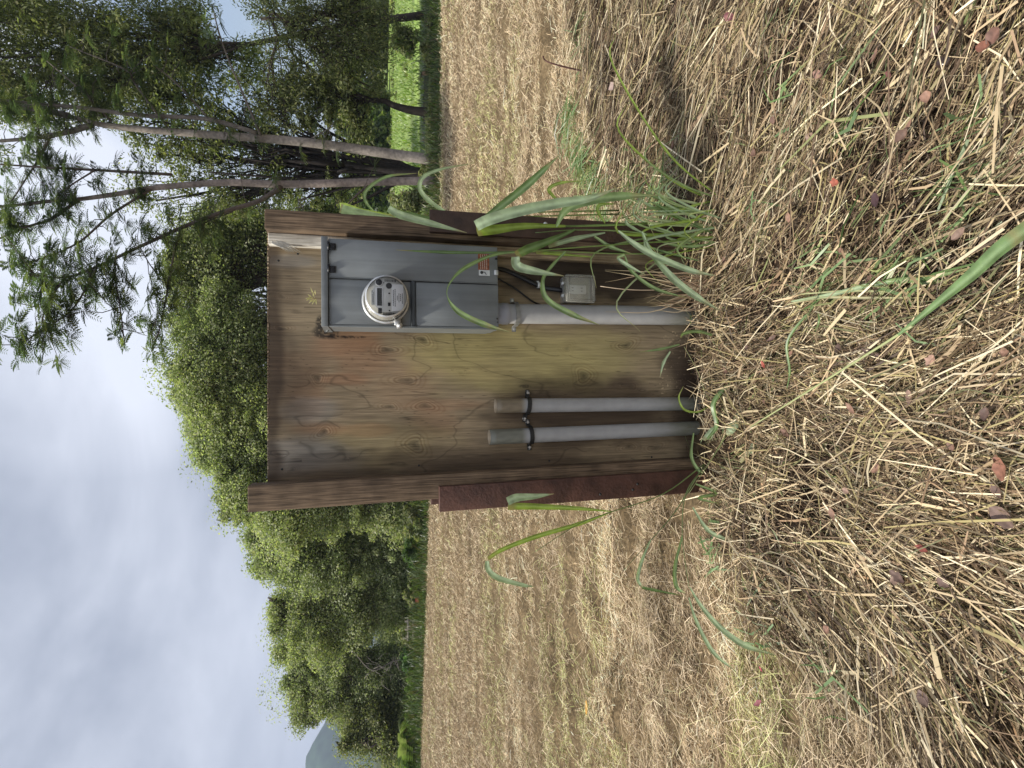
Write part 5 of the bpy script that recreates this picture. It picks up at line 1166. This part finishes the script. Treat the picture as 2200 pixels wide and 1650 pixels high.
for k, (x, y, rx, ry, Y) in enumerate([(852, 20, 16, 26, 38), (862, 95, 12, 22, 33), (850, 165, 12, 30, 40), (858, 215, 14, 18, 36), (848, 300, 16, 22, 42), (868, 335, 14, 16, 30), (880, 150, 9, 16, 26), (850, 420, 18, 20, 38)]):
    shrub('meadow_bush', ['bush at the right border on the meadow edge', 'bush next to the right border bush, nearer the viewer', 'wide low bush on the meadow edge right of the leaning trunk', 'bush on the meadow edge close to the leaning trunk', 'bush on the meadow edge left of the leaning trunk', 'nearer bush beside the thick pale trunk', 'small round bush standing alone out in the meadow', 'bush glimpsed beyond the slim pale trunk'][k], x, y, rx, ry, Y, 700, .28, .16, DG + LG[:1], 'bushes along the meadow', 'bush')
def palm(label, x, y, Y, hpx, n, Ln, pale):
    top = at(x, y, Y); base = np.array([top[0], top[1], float(hgt(top[0], top[1])) - .05]); t = thing('palm', label, 'palm', base)
    mb = MB(); mb.tube(bez(base, top, 6, 0, .03), np.linspace(.09, .06, 6), 8, col=(.2, .17, .13)); mb.build('trunk', M_bark, t, base)
    for k in range(n):
        a = 6.283 * k / n + rng.normal(0, .2); d = np.array([math.cos(a), math.sin(a), rng.uniform(.5, 1.3)]); L_ = Ln * rng.uniform(.8, 1.2)
        V = frond(top, d, L_, 16, .75); c_ = pal(1, [(.16, .22, .07), (.28, .32, .14), (.10, .15, .04)], [1, pale, 1])[0]
        mesh_obj('frond', np.array(V) - base, np.arange(len(V)).reshape(-1, 4), M_fern, t, C=np.tile(np.clip(c_, 0, 1), (len(V), 1)))
palm('small palm with pale fronds at the left end of the tree row', 870, 1592, 20.8, 40, 11, 1.0, 1.5)
palm('small palm with arching green fronds behind the lime green shrub', 865, 1636, 21.2, 40, 11, 1.1, 1)
# gray dead twigs hanging in one crown, fallen pale branch
c0 = at(800, 1445, 21.2)
t = thing('dead_branch', 'bare gray dead branch hanging in the shade under the trees', 'dead branch', c0); mb = MB()
mb.tube(catmull([at(760, 1400, 21.2), at(800, 1440, 21.2), at(845, 1420, 21.2), at(885, 1415, 21.2)], 5), .02, 6, col=(.17, .15, .13))
for k in range(18):
    a = at(rng.uniform(780, 850), rng.uniform(1405, 1460), 21.2); b = a + np.array([rng.normal(0, .5), rng.normal(0, .3), -rng.uniform(.1, .7)]); mb.tube(bez(a, b, 4, 0, .05), [.012, .01, .007, .004], 4, col=(.19, .17, .15))
mb.build('twig', M_bark, t, c0)
c0 = at(908, 1384, 20.2); c0[2] = float(hgt(c0[0], c0[1]))
t = thing('fallen_branch', 'bent pale bare branch lying at the field edge by the rail', 'fallen branch', c0); mb = MB()
mb.tube(catmull([c0, at(900, 1380, 20.2), at(893, 1388, 20.3), at(880, 1398, 20.4)], 5), np.linspace(.03, .012, 16), 6, col=(.42, .37, .30)); mb.tube(bez(at(900, 1380, 20.2), at(895, 1372, 20.2)), .012, 5, col=(.42, .37, .30)); mb.build('limb', M_bark, t, c0)
c0 = at(908, 1350, 20.2); c0[2] = float(hgt(c0[0], c0[1]))
t = thing('wooden_rail', 'small weathered gray wooden rail standing among the shrubs', 'rail', c0)
for dx in (-.28, 0.02, .30): mb = MB(); mb.box(c0[0] + dx - .03, c0[0] + dx + .03, c0[1] - .03, c0[1] + .03, c0[2] - .05, c0[2] + .42, .006); mb.build('upright', M_batten, t, c0)
for dz in (.14, .32): mb = MB(); mb.box(c0[0] - .36, c0[0] + .38, c0[1] - .06, c0[1] - .032, c0[2] + dz - .03, c0[2] + dz + .03, .006); mb.build('crossbar', M_batten, t, c0)
c0 = at(895, 1287, 19.0)
M_red = plain('faded_red_plastic', (.55, .10, .08), .5)
t = thing('red_tub', 'small faded red upturned tub among the shrubs at the field edge', 'tub', c0)
mb = MB(); mb.lathe([(.0005, .06), (.07, .06), (.10, .02), (.115, -.05)], c0, 'z', 20); mb.build('bowl', M_red, t, c0)
mb = MB(); mb.lathe([(.112, -.045), (.135, -.048), (.135, -.06), (.112, -.06)], c0, 'z', 20); mb.build('rim', M_red, t, c0)
mb = MB(); mb.tube([c0 + np.array([0, 0, -.05]), np.array([c0[0], c0[1], float(hgt(c0[0], c0[1])) - .05])], .03, 8, col=BK); mb.build('stake', M_bark, t, c0)
c0 = at(930, 158, 15.8); c0[2] = float(hgt(c0[0], c0[1]))
t = thing('tree_stump', 'short dark brown stump with thin shoots in the meadow edge', 'stump', c0); mb = MB()
tp_ = at(907, 158, 15.8); mb.tube([c0 - np.array([0, 0, .05]), (c0 + tp_) / 2, tp_], [.075, .06, .055], 9, col=(.10, .07, .045)); mb.build('trunk', M_bark, t, c0)
mb = MB()
for k in range(7): mb.tube(bez(tp_, tp_ + np.array([rng.normal(0, .25), rng.normal(0, .2), rng.uniform(.15, .5)]), 4, 0, .03), [.008, .006, .005, .003], 4, col=(.10, .09, .05))
mb.build('shoot', M_bark, t, c0)
# a bird far off in the sky
c0 = at(585, 1522, 30.)
t = thing('bird', 'tiny dark bird flying in the pale sky above the trees', 'bird', c0); mb = MB()
mb.lathe([(.0005, -.09), (.018, -.05), (.024, 0), (.015, .05), (.0005, .085)], c0, 'x', 10, col=(.05, .05, .05))
for s_ in (-1, 1): mb.add([c0 + np.array(v) for v in ((.03, 0, .005), (-.03, 0, .005), (-.02, s_ * .12, .05), (.02, s_ * .10, .05), (-.015, s_ * .22, .03))], [(0, 1, 2, 3), (3, 2, 4)], (.05, .05, .05))
mb.build('body', M_black, t, c0)

# ------------------------------------------------------------------ the humid air: far things fade
hz = MB().box(-1150, 1150, -330, 1300, -30, 128)
M_haze = bpy.data.materials.new('haze'); M_haze.use_nodes = True; n = M_haze.node_tree.nodes; n.clear()
pv = n.new('ShaderNodeVolumePrincipled'); pv.inputs['Density'].default_value = .0005; pv.inputs['Color'].default_value = (.60, .70, .88, 1); pv.inputs['Anisotropy'].default_value = .2
mo = n.new('ShaderNodeOutputMaterial'); M_haze.node_tree.links.new(pv.outputs[0], mo.inputs['Volume'])
stuff(hz.build('haze', M_haze), 'thin humid air')
